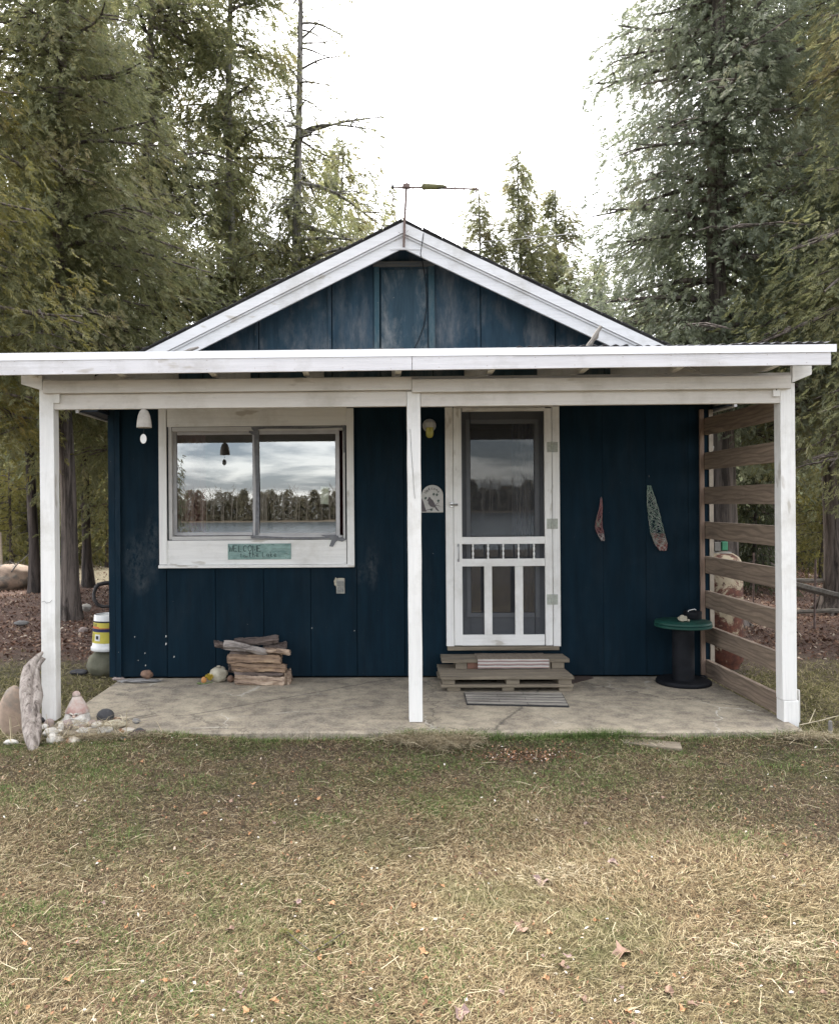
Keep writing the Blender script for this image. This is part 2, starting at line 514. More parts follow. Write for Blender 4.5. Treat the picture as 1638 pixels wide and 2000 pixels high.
METALG = simple('galvanised_metal', (0.42,0.42,0.42), (0.25,0.25,0.25), rough=0.45, metal=0.6)
# ------------------------------------------------------------------ ground
def sstep(a, b, x):
    t = np.clip((x-a)/(b-a), 0, 1); return t*t*(3-2*t)
def gz(x, y):
    x = np.asarray(x, dtype=np.float64); y = np.asarray(y, dtype=np.float64)
    b = 0.018*np.sin(1.7*x+0.6*y)+0.014*np.sin(0.9*y*1.3-1.1*x+2)+0.008*np.sin(4.3*x+3.1*y+1)+0.006*np.sin(5.7*y-3.3*x)
    z = -0.055 + b
    z = z + 0.10*sstep(2, 9, y) + 0.02*np.sin(0.5*x)*sstep(3, 9, y)
    z = z - 1.4*sstep(-13, -48, y)
    z = z + 0.9*sstep(-186, -192, y) + 6*sstep(60, 200, y)
    z = z + 0.032*np.exp(-((y+1.70)/.13)**2)*sstep(-1.55, -1.35, x)*(x < 2.9)
    # level under cabin and slab
    ins = (x > -2.6)*(x < 3.0)*(y > -1.5)*(y < 6.5)
    z = np.where(ins, np.minimum(z, -0.05), z)
    return z
def axis(lo, hi, fine_lo, fine_hi, step, grow):
    a = list(np.arange(fine_lo, fine_hi+1e-6, step))
    s = step; x = fine_hi
    while x < hi:
        s *= grow; x += s; a.append(x)
    s = step; x = fine_lo
    while x > lo:
        s *= grow; x -= s; a.insert(0, x)
    return np.array(a)
gx = axis(-900, 900, -7, 7, 0.12, 1.12); gy = axis(-230, 900, -7, 9, 0.12, 1.10)
GX, GY = np.meshgrid(gx, gy)
GZ = gz(GX, GY)
nx, ny = len(gx), len(gy)
idx = np.arange(nx*ny).reshape(ny, nx)
a, b, c, d = idx[:-1,:-1].ravel(), idx[:-1,1:].ravel(), idx[1:,1:].ravel(), idx[1:,:-1].ravel()
T = np.concatenate([np.stack([a,b,c],1), np.stack([a,c,d],1)])
def ground_mat():
    t = MT('ground_soil').set(0.95)
    sp = t.n('ShaderNodeSeparateXYZ'); t.l(t.tc.outputs['Object'], sp.inputs[0])
    big = t.noise(0.7, (1,1,1), 5, 0.6)
    med = t.noise(7, (1,1,1), 6, 0.7, off=(2,5,0))
    fin = t.noise(60, (1,1,1), 5, 0.75, off=(1,1,0))
    lawn = t.ramp(fin, [(0.3, (0.030,0.022,0.015)), (0.5, (0.085,0.064,0.042)), (0.72, (0.20,0.155,0.10))])
    lawn = t.mix(t.ramp(big, [(0.48, 0.0), (0.68, 0.6)]), lawn, t.ramp(fin, [(0.3, (0.03,0.036,0.012)), (0.7, (0.11,0.105,0.045))]))
    lit = t.ramp(fin, [(0.32, (0.045,0.027,0.02)), (0.5, (0.115,0.066,0.048)), (0.68, (0.24,0.15,0.11))])
    lit = t.mix(t.ramp(med, [(0.5, 0.0), (0.65, 0.6)]), lit, (0.045,0.032,0.025))
    # transition from mossy lawn to reddish litter behind the cabin front
    ma = t.n('ShaderNodeMath', operation='MULTIPLY_ADD'); t.l(med, ma.inputs[0]); ma.inputs[1].default_value = 1.8; ma.inputs[2].default_value = -1.3
    yy = t.n('ShaderNodeMath', operation='ADD'); t.l(sp.outputs[1], yy.inputs[0]); t.l(ma.outputs[0], yy.inputs[1])
    def rng(v, a0, a1):
        r = t.n('ShaderNodeMapRange'); r.inputs[1].default_value = a0; r.inputs[2].default_value = a1
        t.l(v, r.inputs[0]); return r.outputs[0]
    f1 = rng(yy.outputs[0], 0.2, 1.2)
    pale = t.ramp(fin, [(0.3, (0.13,0.105,0.06)), (0.6, (0.36,0.31,0.20))])
    f2 = rng(yy.outputs[0], 7.0, 7.8)
    f3 = rng(yy.outputs[0], 17, 19)
    f4 = rng(yy.outputs[0], -5.0, -30.0)
    # the clearing is on the left only
    fx = rng(sp.outputs[0], -3.0, -4.0)
    c = t.mix(f1, lawn, lit)
    f2x = t.n('ShaderNodeMath', operation='MULTIPLY'); t.l(f2, f2x.inputs[0]); t.l(fx, f2x.inputs[1])
    c = t.mix(f2x.outputs[0], c, pale)
    c = t.mix(f3, c, lit)
    t.color(c); t.bump(fin, 0.9, 0.03)
    return t.m
g = tri_object('ground', np.stack([GX.ravel(), GY.ravel(), GZ.ravel()], 1), T, ground_mat(), smooth=True)
tag(g, kind='structure')
# the lake behind the photographer, seen in the window glass
wm = MT('lake_water').set(0.12); wm.color((0.10,0.13,0.15)); wm.bump(wm.noise(2.2, (1,0.4,1), 4, 0.6), 0.5, 0.1)
lake = MB().add([(-600,-189,-.95),(600,-189,-.95),(600,-34,-.95),(-600,-34,-.95)], [(0,1,2,3)]).build('lake', wm.m, fixn=False)
tag(lake, kind='structure')

# concrete slab
sl_ = MB()
nsl = 60
xs = np.linspace(-2.16, 2.66, nsl)
rs = random.Random(4)
edge = [-1.575+0.008*math.sin(x*9)+rs.uniform(-.010,.010)+(0.035 if x > 2.5 else 0) for x in xs]
vs = []; fs = []
for x, e in zip(xs, edge):
    vs += [(x, e+0.012, 0.0), (x, 0.02, 0.0), (x, e, -0.012), (x, e-0.01, -0.14)]
for i in range(nsl-1):
    q = i*4; r = q+4
    fs += [(q, r, r+1, q+1), (q+2, r+2, r, q), (q+3, r+3, r+2, q+2)]
fs += [(0,1,2),]
sl_.add(vs, fs)
sl_.add([(-2.16,edge[0],-0.14),(-2.16,0.02,-0.14),(-2.16,0.02,-0.001),(-2.16,edge[0]+.012,-0.001)],[(0,1,2,3)])
o = sl_.build('porch_slab', CONC, fixn=False); tag(o, kind='structure')

def cloth(name, c): 
    t = MT(name).set(.9); t.color(c); return t.m
# ------------------------------------------------------------------ the cabin
XL, XR = -2.245, 2.74
XC = 0.200; AP = 3.654; SL = 0.487; YB = 6.0
OV = 0.30
cab = empty('cabin', (0.25, 0, 0), 'small dark blue cabin with white trim, gable roof and open front porch', 'cabin')
def roofz(x): return AP - SL*abs(x-XC)

# window / door openings in wall coordinates
def wx(px, py=1000): return P(px, py, 0.0).x
def wz(py, px=700): return P(px, py, 0.0).z
WX0, WX1 = wx(330, 940), wx(672, 940)
WZ0, WZ1 = wz(1054, 500), wz(833, 500)
DX0, DX1 = wx(886, 1030), wx(1079, 1030)
DZ0, DZ1 = wz(1263, 980), 2.245
wallt = 0.10
wm_ = MB()
zt = 2.28
T0 = 0.012
def wall_piece(x0, x1, z0, z1): wm_.box(x0, x1, T0, wallt, z0, z1)
wall_piece(XL, WX0, 0.012, zt); wall_piece(WX0, WX1, 0.012, WZ0); wall_piece(WX0, WX1, WZ1, zt)
wall_piece(WX1, DX0, 0.012, zt); wall_piece(DX0, DX1, DZ1, zt); wall_piece(DX0, DX1, 0.012, DZ0); wall_piece(DX1, XR, 0.012, zt)
wm_.poly([(XL, zt), (XR, zt), (XR, roofz(XR)-.06), (XC, AP-.06), (XL, roofz(XL)-.06)], T0, wallt)
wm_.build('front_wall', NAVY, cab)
# siding panels proud of the wall, with open joints
def panel_edges(pxs): return [P(p, 1180, 0).x for p in pxs]
seams = panel_edges([236, 326, 421, 515, 607, 697, 790, 875, 1093, 1178, 1262, 1345, 1383])
lowp = MB()
for i in range(len(seams)-1):
    gl_ = .003 if i < 7 else .0008
    a_, b_ = seams[i]+gl_, seams[i+1]-gl_
    z0, z1 = 0.018+0.003*math.sin(i*5), 2.262
    mid = (a_+b_)/2
    if seams[i] >= DX0-0.06 and seams[i+1] <= DX1+0.08: continue
    cut = [(z0, z1)]
    if mid > wx(310)-0.1 and mid < wx(692):
        cut = [(z0, wz(1104, 500))]
        if a_ < wx(310): lowp.box(a_, wx(313), 0.0, T0, wz(1104,500), z1)
        if b_ > wx(692): lowp.box(wx(689), b_, 0.0, T0, wz(1104,500), z1)
    for c0, c1 in cut: lowp.box(a_, b_, 0.0, T0, c0, c1)
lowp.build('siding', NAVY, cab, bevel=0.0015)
# gable siding
gseam = [P(p, 620, 0).x for p in (150, 283, 395, 505, 648, 742, 845, 938, 1083, 1180, 1290, 1450)]
gp = MB()
def gtop(x): return roofz(x)-.065
for i in range(len(gseam)-1):
    a_, b_ = gseam[i]+.004, gseam[i+1]-.004
    a_, b_ = max(a_, XL+.002), min(b_, XR-.002)
    if b_ <= a_: continue
    pts = [(a_, 2.29), (b_, 2.29), (b_, max(2.3, gtop(b_)))]
    if a_ < XC < b_: pts.append((XC, gtop(XC)))
    pts.append((a_, max(2.3, gtop(a_))))
    gp.poly(pts, -0.002, 0.010)
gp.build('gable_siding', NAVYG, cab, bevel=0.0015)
# battens beside some gable joints
for px in (505, 648, 938, 1083):
    x = P(px, 620, 0).x
    s = -1 if px < 700 else -1
    x0, x1 = x-0.034, x-0.004
    MB().poly([(x0, 2.3), (x1, 2.3), (x1, gtop(x1)), (x0, gtop(x0))], -0.012, -0.0025).build('batten', NAVYG, cab, bevel=.002)
# paint chips on the siding
chm = cloth('primer_white', (.45,.45,.42))
for px, py, s_ in ((324,1243,2.2),(324,1258,2.4),(283,1276,1.4),(263,1244,1.2),(284,1300,1.6),(340,1283,1.8),(609,1227,1.3),(692,1232,1.1),(270,1290,1)):
    p_ = P(px, py, -.0005); q_ = s_/F_*6.7
    MB().poly([(p_.x-q_*.6,p_.z-q_),(p_.x+q_*.5,p_.z-q_*.7),(p_.x+q_*.7,p_.z+q_*.8),(p_.x-q_*.3,p_.z+q_)], -.0012, -.0001).build('paint_chip', chm, cab)
# corner boards
for x0, x1 in ((XL-.012, XL+.09), ):
    MB().box(x0, x0+.055, -.014, -.0015, .015, 2.26).box(x0+.058, x1+.0, -.022, -.0015, .015, 2.26).build('corner_board', NAVYT, cab, bevel=.002)
MB().box(XR-.028, XR+.006, -.012, -.001, .02, 2.2).build('corner_board', simple('tan_trim', (.30,.26,.21), (.2,.17,.13), bump=.3), cab)
# side and back walls, floor, ceiling
MB().box(XL, XL+.1, wallt, YB, -.03, 2.36).build('side_wall', NAVY, cab)
MB().box(XR-.1, XR, wallt, YB, -.03, 2.36).build('side_wall', NAVY, cab)
bw = MB(); bw.poly([(XL, -.03), (XR, -.03), (XR, roofz(XR)-.06), (XC, AP-.06), (XL, roofz(XL)-.06)], YB, YB+.1); bw.build('back_wall', NAVY, cab)
INT = simple('interior_panelling', (.14,.105,.08), (.10,.075,.055), bump=.1)
MB().box(XL+.1, XR-.1, wallt, YB, .15, .19).build('floor', INT, cab)
MB().box(XL+.1, XR-.1, wallt, YB, 2.285, 2.31).build('ceiling', INT, cab)
MB().box(XL+.1, XR-.1, 2.6, 2.65, .19, 2.285).build('inner_wall', INT, cab)
# roof
SHING = simple('asphalt_shingles', (.035,.033,.032), (.02,.02,.02), scale=30, rough=.95, bump=.5)
def slope_slab(sgn, z_off0, z_off1, y0, y1, half=2.60, m=None, inner=0.0):
    x1 = XC + sgn*half
    xi = XC + sgn*inner
    pts = [(xi, AP-SL*inner+z_off1), (x1, AP-SL*half+z_off1), (x1, AP-SL*half+z_off0), (xi, AP-SL*inner+z_off0)]
    return MB().poly(pts, y0, y1)
for sgn in (-1, 1):
    r = slope_slab(sgn, .012, .028, -OV-.03, YB+.3, 2.64).build('roof', SHING, cab)
    # ragged shingle edge
    sh = MB(); rr = random.Random(7+sgn)
    n = 17
    for k in range(n):
        h0, h1 = 2.64*k/n+.004, 2.64*(k+1)/n-.002
        pts = [(XC+sgn*h0, AP-SL*h0+.0285), (XC+sgn*h1, AP-SL*h1+.0285), (XC+sgn*h1, AP-SL*h1+.0345), (XC+sgn*h0, AP-SL*h0+.042)]
        sh.poly(pts, -OV-.035-rr.uniform(0,.014), YB+.3)
    sh.build('shingle_edge', SHING, r)
    slope_slab(sgn, -.045, .011, -OV, YB+.28, 2.60).build('roof_deck', simple('soffit_paint', (.010,.025,.045), bump=.1), cab)
    # rake boards: wide board, with a narrow upper trim board proud of it
    rk = slope_slab(sgn, -.188, -.046, -OV-.012, -OV+.012, 2.60).build('rake_board', RAKE, cab, bevel=.002)
    slope_slab(sgn, -.075, .010, -OV-.036, -OV-.0135, 2.62).build('rake_trim', RAKE, rk, bevel=.002)
    slope_slab(sgn, -.094, -.077, -OV-.024, -OV-.0135, 2.61).build('rake_moulding', RAKE, rk, bevel=.002)
    # white eave end and the return of the gutter
    xe = XC+sgn*2.60
    MB().box(xe-.012, xe+.012, -OV-.010, YB+.2, roofz(xe)-.20, roofz(xe)-.047).build('eave_fascia', RAKE, cab)
    # boxed soffit of the eave
    MB().box(min(XL if sgn<0 else XR, xe), max(XL if sgn<0 else XR, xe), -OV+.014, YB+.2, roofz(xe)-.19, roofz(xe)-.17).build('soffit', simple('soffit_paint_blue', (.010,.025,.045), bump=.1), cab)
MB().rock((P(766,427,-.33).x+.1, 1.2, AP+.035), (.12, 1.4, .012), 4, .3).build('moss', simple('moss', (.16,.17,.05),(.10,.11,.04), rough=1), cab, smooth=True)

# ---- gable vent hatch
hat = MB().ppoly([(744.5,527),(833,525),(834.5,690),(744.5,690)], -.016, .012).build('gable_hatch', make_navy('hatch_paint', (.040,.070,.092), (.30,.30,.29), .85), cab, bevel=.002)
TR = make_navy('vent_trim_paint', (.05,.098,.122), (.18,.20,.205), .8)
MB().ppoly([(730,514),(741,514),(741,700),(731,700)], -.026, .022).build('hatch_trim', TR, hat, bevel=.002)
MB().ppoly([(836,514),(848,514),(850,700),(838,700)], -.026, .022).build('hatch_trim', TR, hat, bevel=.002)
tt = MB().ppoly([(728,510),(848,509),(848,519),(728,520)], -.030, .026)
tt.build('hatch_header', raw_wood('bare_header', 'x', (.22,.20,.17), (.07,.10,.12), rings=False), hat, bevel=.002)
MB().ppoly([(762,487),(788,474),(822,487)], -.318, .02).build('ridge_plate', RAKE, cab)

# ---- big window
wn = MB()
win = MB().pbox(310, 325, 797, 1103, -.022, .022).build('window', WZ, cab, bevel=.002)
MB().pbox(677, 691, 797, 1103, -.022, .022).build('casing', WZ, win, bevel=.002)
MB().pbox(325.4, 676.6, 780, 832, -.014, .014).build('casing', WX, win, bevel=.002)
MB().pbox(325.4, 676.6, 1055, 1102.6, -.014, .014).build('apron_board', WX, win, bevel=.002)
MB().pbox(309, 692, 1103.3, 1109, -.045, .045).build('sill', WX, win, bevel=.002)
VIN = simple('grey_white_vinyl', (.50,.49,.47), (.44,.43,.41), bump=.05, rough=.5)
fr = MB()
fr.pbox(329, 335.8, 833, 1054, -.006, .09).pbox(669.5, 674, 833, 1054, -.006, .09).pbox(336, 669.3, 833, 841, -.006, .09).pbox(336, 669.3, 1047, 1054, -.006, .09)
fr.build('window_frame', VIN, win, bevel=.0015)
ALU = simple('sash_aluminium', (.42,.41,.41), (.34,.33,.33), bump=.05, rough=.4, metal=.3)
def sash(x0, x1, y0, y1, t, Y, name):
    m = MB()
    m.pbox(x0, x0+t, y0, y1, Y, .028).pbox(x1-t, x1, y0, y1, Y, .028).pbox(x0+t+.1, x1-t-.1, y0, y0+t, Y, .028).pbox(x0+t+.1, x1-t-.1, y1-t, y1, Y, .028)
    s = m.build(name, ALU, win, bevel=.0015)
    a_ = P(x0+t, y0+t, Y); b_ = P(x1-t, y1-t, Y)
    tl_ = .0052*(a_.z-b_.z)
    MB().add([(a_.x,Y+.012,b_.z),(b_.x,Y+.012,b_.z),(b_.x,Y+.012+tl_,a_.z),(a_.x,Y+.012+tl_,a_.z)], [(0,1,2,3)]).build('pane', GLASS, s, fixn=False)
    return s
sash(338.5, 500, 842.5, 1046, 6.5, .042, 'sash')
s2 = sash(498, 663, 840, 1048, 7.5, .006, 'sash')
# duct tape round the right-hand sash
TAPE = simple('grey_duct_tape', (.15,.155,.165), (.09,.09,.10), scale=30, rough=.4, bump=.5)
def tape(pix, Y=-.028):
    MB().ppoly(pix, Y, .0025).build('tape_strip', TAPE, win)
tape([(490,834),(560,832.5),(640,833),(672,830),(673,835),(600,837.5),(520,837),(492,839)], -.012)
tape([(668,831),(674,830),(675,852),(674,884),(670.5,884),(671,850)], -.026)
tape([(491,834),(504,838),(505,900),(507,1000),(504,1045),(498,1046),(500,960),(497,880),(496,850),(486,845),(486,841),(495,842)], -.010)
tape([(490,1046),(560,1049),(640,1049),(660,1046.5),(662,1051),(600,1053),(490,1052)], -.018)
tape([(626,1045),(655,1044),(665,1052),(656,1058),(650,1068),(643,1067),(648,1054)], -.0245)
tape([(660,1051),(668,1048.5),(676,1054),(668,1058),(660,1056)], -.029)

# ---- screen door and inner door
door = MB().pbox(886.2, 902, 797, 1261, -.045, .03).build('screen_door', WZ, cab, bevel=.002)
MB().pbox(1064, 1078, 797, 1261, -.045, .03).build('stile', WZ, door, bevel=.002)
for a_, b_ in ((796, 803), (1048.5, 1062.5), (1091.3, 1106), (1240, 1261)):
    MB().pbox(902.1, 1063.9, a_, b_, -.043, .026).build('rail', WX, door, bevel=.002)
for a_, b_ in ((946, 961), (1006, 1021.5)):
    MB().pbox(a_, b_, 1106.1, 1239.9, -.042, .024).build('mullion', WZ, door, bevel=.002)
WSM = simple('gloss_white', (.72,.71,.68), (.66,.65,.62), rough=.4, bump=0)
for px in (923.5, 953, 982.5, 1012.5, 1042.5):
    p0 = P(px, 1091.3, -.03); p1 = P(px, 1062.5, -.03); h = p1.z-p0.z
    prof = [(.007,0),(.008,.012),(.0045,.02),(.0085,.034),(.0095,.046),(.005,.056),(.0045,.064),(.0095,.078),(.0085,.09),(.0045,.102),(.008,.112),(.007,.1225)]
    prof = [(r, z*h/.1225) for r, z in prof]
    MB().lathe(prof, (p0.x, -.03, p0.z), 10).build('spindle', WSM, door, smooth=True)
def quad_y(px0, px1, py0, py1, Y, name, m, par):
    a_ = P(px0, py0, Y); b_ = P(px1, py1, Y)
    return MB().add([(a_.x,Y,b_.z),(b_.x,Y,b_.z),(b_.x,Y,a_.z),(a_.x,Y,a_.z)], [(0,1,2,3)]).build(name, m, par, fixn=False)
quad_y(902, 1064, 803, 1048.5, -.022, 'insect_screen', SCREEN, door)
quad_y(902, 1064, 1062.5, 1091.3, -.018, 'insect_screen', SCREEN, door)
quad_y(902, 1064, 1106, 1240, -.018, 'insect_screen', SCREEN, door)
HNG = simple('painted_hinge', (.40,.42,.36), (.30,.31,.27), rough=.5, bump=.2, scale=60)
for py in (873, 1023, 1171):
    h = MB().pbox(1068, 1077, py-10, py+10, -.0485, .003).pbox(1079.5, 1089, py-10, py+10, -.0345, .003)
    p = P(1078.2, py, -.05)
    h.lathe([(.008,-.042),(.008,.042)], (p.x, -.05, p.z), 10)
    h.build('hinge', HNG, door)
p = P(895, 1080, -.05)
CH = simple('chrome', (.6,.6,.6), (.5,.5,.5), rough=.25, metal=.9, bump=0)
hd = MB().tube([(p.x,-.046,p.z+.062),(p.x,-.075,p.z+.055),(p.x,-.082,p.z),(p.x,-.075,p.z-.055),(p.x,-.046,p.z-.062)], .005, 8)
hd.box(p.x-.008,p.x+.008,-.0475,-.0455,p.z+.05,p.z+.075).box(p.x-.008,p.x+.008,-.0475,-.0455,p.z-.075,p.z-.05)
hd.build('handle', simple('dull_zinc', (.38,.38,.38), (.3,.3,.3), rough=.4, metal=.4, bump=0), door, smooth=False)
p = P(885.5, 986, -.05)
MB().box(p.x-.03,p.x-.004,-.052,-.0235,p.z-.02,p.z+.02).tube([(p.x-.03,-.06,p.z),(p.x+.034,-.064,p.z)], [.008,.011], 10).build('latch', CH, door, bevel=.002)
# door casing + threshold
MB().pbox(870.5, 885.4, 795, 1262.5, -.032, .032).build('door_casing', WZ, cab, bevel=.002)
MB().pbox(1079, 1093.5, 793, 1262.5, -.032, .032).build('door_casing', WZ, cab, bevel=.002)
MB().pbox(885.6, 1078.8, 780, 795.6, -.030, .030).build('door_casing', WX, cab, bevel=.002)
MB().pbox(874, 1092, 1263, 1270.5, -.05, .05).build('threshold', PAL, cab, bevel=.003)
GREYD = simple('inner_door_paint', (.17,.18,.19), (.15,.155,.165), bump=.05, rough=.5)
ind = MB().pbox(887, 918, 797, 1262, .075, .035).pbox(1044, 1078, 797, 1262, .075, .035).pbox(918.1, 1043.9, 797, 827, .075, .035).pbox(918.1, 1043.9, 1198, 1262, .075, .035).build('inner_door', GREYD, cab)
mo = MB()
for a_ in ((910,918.5,819,1206),(1044.5,1053,819,1206)): mo.pbox(*a_, .060, .0145)
mo.pbox(918.6, 1044.4, 819, 827.5, .060, .0145).pbox(918.6, 1044.4, 1197.5, 1206, .060, .0145)
mo.build('glazing_bead', simple('bead_paint', (.25,.26,.27), (.22,.23,.24), bump=0, rough=.45), ind, bevel=.003)
quad_y(918, 1044, 827, 1198, .085, 'pane', DGLASS, ind)
# sheer curtain behind door glass
def curtain_mesh(x0, x1, z0, z1, Y, amp, waves):
    n = 90; V = []; F = []
    for i in range(n+1):
        u = i/n; x = x0+(x1-x0)*u; yy = Y+amp*math.sin(u*waves*2*math.pi)+amp*.4*math.sin(u*waves*5.1)
        V += [(x, yy, z0), (x, yy+amp*.2*math.sin(u*9), z1)]
    for i in range(n): F.append((2*i, 2*i+2, 2*i+3, 2*i+1))
    return MB().add(V, F)
o = curtain_mesh(P(1000,900,.2).x, P(1046,900,.2).x, .35, 2.15, .22, .022, 5).build('door_curtain', cloth('grey_sheer', (.10,.10,.12)), fixn=False)
tag(o, 'grey sheer curtain hanging behind the glass of the door', 'curtain')
o = curtain_mesh(P(330,900,.25).x, P(402,900,.25).x, .85, 2.2, .24, .025, 5).build('window_curtain', cloth('maroon_cloth', (.17,.045,.05)), fixn=False)
tag(o, 'maroon curtain hanging inside the left end of the window', 'curtain')
o = curtain_mesh(P(655,900,.25).x, P(685,900,.25).x, .85, 2.2, .24, .02, 3).build('window_curtain', cloth('maroon_cloth_2', (.13,.035,.04)), fixn=False)
tag(o, 'narrow maroon curtain hanging inside the right end of the window', 'curtain')
o = MB().ppoly([(626,950),(642,951),(641.5,985),(625.5,984)], .0235, .0015).build('paper_note', simple('note_paper', (.62,.62,.50), (.55,.56,.44), bump=0))
tag(o, 'pale yellowish paper note stuck inside the right window pane', 'note')

# ---- porch: posts, beams, roof
PY = -1.37
def post(px0, px1, pyt, pyb, name='porch_post'):
    a_ = P(px0, pyt, PY); b_ = P(px1, pyt, PY); c_ = P(px0+ (pyb-pyt)*.0075, pyb, PY); 
    w = b_.x-a_.x
    pts = []
    m = MB(); n = 14; rr = random.Random(int(px0))
    V = []
    for i in range(n+1):
        t = i/n
        x = a_.x+(c_.x-a_.x)*t + rr.uniform(-.0012,.0012); z = a_.z+(c_.z-a_.z)*t
        e = rr.uniform(-.001,.001)
        V += [(x,PY+e,z),(x+w+e,PY+e,z),(x+w+e,PY+.089,z),(x,PY+.089,z)]
    F = [(0,1,2,3),(n*4+3,n*4+2,n*4+1,n*4)]
    for i in range(n):
        q = i*4
        for k in range(4): F.append((q+k, q+4+k, q+4+(k+1)%4, q+(k+1)%4))
    m.add(V, F)
    return m.build(name, WZ, cab, bevel=.003)
post(76.5, 104.5, 758, 1408)
post(794.5, 820.5, 764, 1411)
pr = post(1523.5, 1552, 748, 1368)
MB().pbox(1530.5, 1560.5, 1369, 1424, PY-.004, .10).build('post_block', WZ, pr, bevel=.004)
MB().pbox(1560.7, 1562.2, 1348, 1412, PY+.02, .06).build('post_cleat', WZ, pr, bevel=.002)
# cracks in the posts
CR = cloth('crack_dark', (.05,.045,.04))
def crack(pix, par, Y=PY-.0035, r=.0011):
    MB().tube([tuple(P(a_,b_,Y)) for a_,b_ in pix], r, 5).build('crack', CR, par)
crack([(801,838),(803,880),(806,920),(808,952),(810,974)], [k for k in COL.objects if k.name=='porch_post.001'][0])
crack([(81,1176),(87,1174),(90,1178),(97,1177),(102,1172)], [k for k in COL.objects if k.name=='porch_post'][0])
# beams
UB = PY-.040
bm1 = MB().pbox(83, 803.2, 739.5, 764.5, UB, .038).build('upper_beam', BEAMW, cab, bevel=.003)
MB().pbox(804, 1545, 736.5, 762, UB, .038).build('upper_beam', BEAMW, cab, bevel=.003)
MB().pbox(105.5, 794, 766, 796.5, PY+.006, .038).build('lower_beam', BEAMW, cab, bevel=.003)
MB().pbox(821, 1523, 759.5, 790.5, PY+.006, .038).build('lower_beam', BEAMW, cab, bevel=.003)
MB().pbox(83, 1545, 735, 772, PY+.048, .038).build('rear_beam', BEAMW, cab)
MB().pbox(103.5, 116, 766.5, 787, PY-.012, .016).build('post_cleat', WZ, cab, bevel=.002)
MB().pbox(1510, 1523, 752, 774, PY-.012, .016).build('post_cleat', WZ, cab, bevel=.002)
p = P(1516, 761, PY-.014)
MB().lathe([(.004,-.001),(.004,.003)], (p.x, p.y, p.z), 8, 'y').build('bolt', BLACKP, cab)
# fascia
YF = -1.68
def fz(py, px): return P(px, py, YF).z
xL = -2.62; xR = P(1629, 700, YF).x; xm = P(804.5, 700, YF).x
def strip(x0, x1, pl, pr_, Y, th):
    """board between two pixel lines given at px 0 and px 1638: pl=(top,bottom) left, pr_ right"""
    A = [P(0, pl[0], Y), P(1638, pr_[0], Y)]; B = [P(0, pl[1], Y), P(1638, pr_[1], Y)]
    def zz(L, x): return L[0].z+(L[1].z-L[0].z)*(x-L[0].x)/(L[1].x-L[0].x)
    return MB().poly([(x0, zz(B,x0)), (x1, zz(B,x1)), (x1, zz(A,x1)), (x0, zz(A,x0))], Y, Y+th)
strip(xL, xm-.0015, (700,732.5), (682,712), YF, .02).build('fascia_board', FASC, cab, bevel=.002)
strip(xm+.0015, xR-.02, (700,732.5), (682,712), YF, .02).build('fascia_board', FASC, cab, bevel=.002)
DRIP = simple('white_drip_edge', (.80,.81,.83), (.77,.78,.80), rough=.35, bump=.03)
dm = MB()
strip_ = strip(xL, P(1008,690,YF).x, (689.5,704), (671.5,686.2), YF-.004, .003); strip_.build('drip_edge', DRIP, cab)
strip(P(1003,690,YF).x, xR+.01, (690,704.4), (671.7,686.6), YF-.008, .003).build('drip_edge', DRIP, cab)
NAIL = cloth('nail_rust', (.30,.24,.20))
for i in range(18):
    px = 28+i*91
    for dy in (6, 24):
        p_ = P(px+(i*37 % 17), 700-px*.011+dy+(i*13 % 5), YF-.0015)
        MB().lathe([(.0022,-.0006),(.0022,.0012)], tuple(p_), 6, 'y').build('nail', NAIL, cab)
# rafters, at regular steps, seen under the fascia
def rafter(x, w=.04, h0=.075, h1=.12, m=WY):
    """sloping rafter from the fascia back to the wall"""
    za = P(x/5.0*1577+740, 712, YF).z
    y0, y1 = YF+.022, -.012
    zt0, zt1 = 2.395, 2.60
    V = [(x-w/2,y0,zt0-.085),(x+w/2,y0,zt0-.085),(x+w/2,y0+.30,zt0-.10),(x-w/2,y0+.30,zt0-.10),
         (x-w/2,y1,zt1-.14),(x+w/2,y1,zt1-.14),(x+w/2,y1,zt1),(x-w/2,y1,zt1),(x-w/2,y0,zt0),(x+w/2,y0,zt0)]
    F = [(0,1,9,8),(1,2,5,6,9),(0,8,7,4,3),(0,3,2,1),(3,4,5,2),(4,7,6,5),(8,9,6,7)]
    MB().add(V, F).build('rafter', m, cab)
for x in (-2.27, -1.68, -1.08, -.47, .13, .73, 1.33, 1.93, 2.53): rafter(x)
MB().box(xL+.02, 2.80, YF+.10, YF+.14, 2.372, 2.41).box(xL+.02, 2.80, -.9, -.86, 2.46, 2.50).build('purlin', WX, cab)
# lower lookout ends beyond the outer posts
for (pa, pb) in (((41,733),(82,760)), ((1585,714),(1547,745))):
    (ax, ay), (bx_, by) = pa, pb
    MB().ppoly([(ax,ay),(bx_,ay),(bx_,by+2),(ax,ay+17)], UB+.01, .03).build('lookout', WX, cab, bevel=.002)
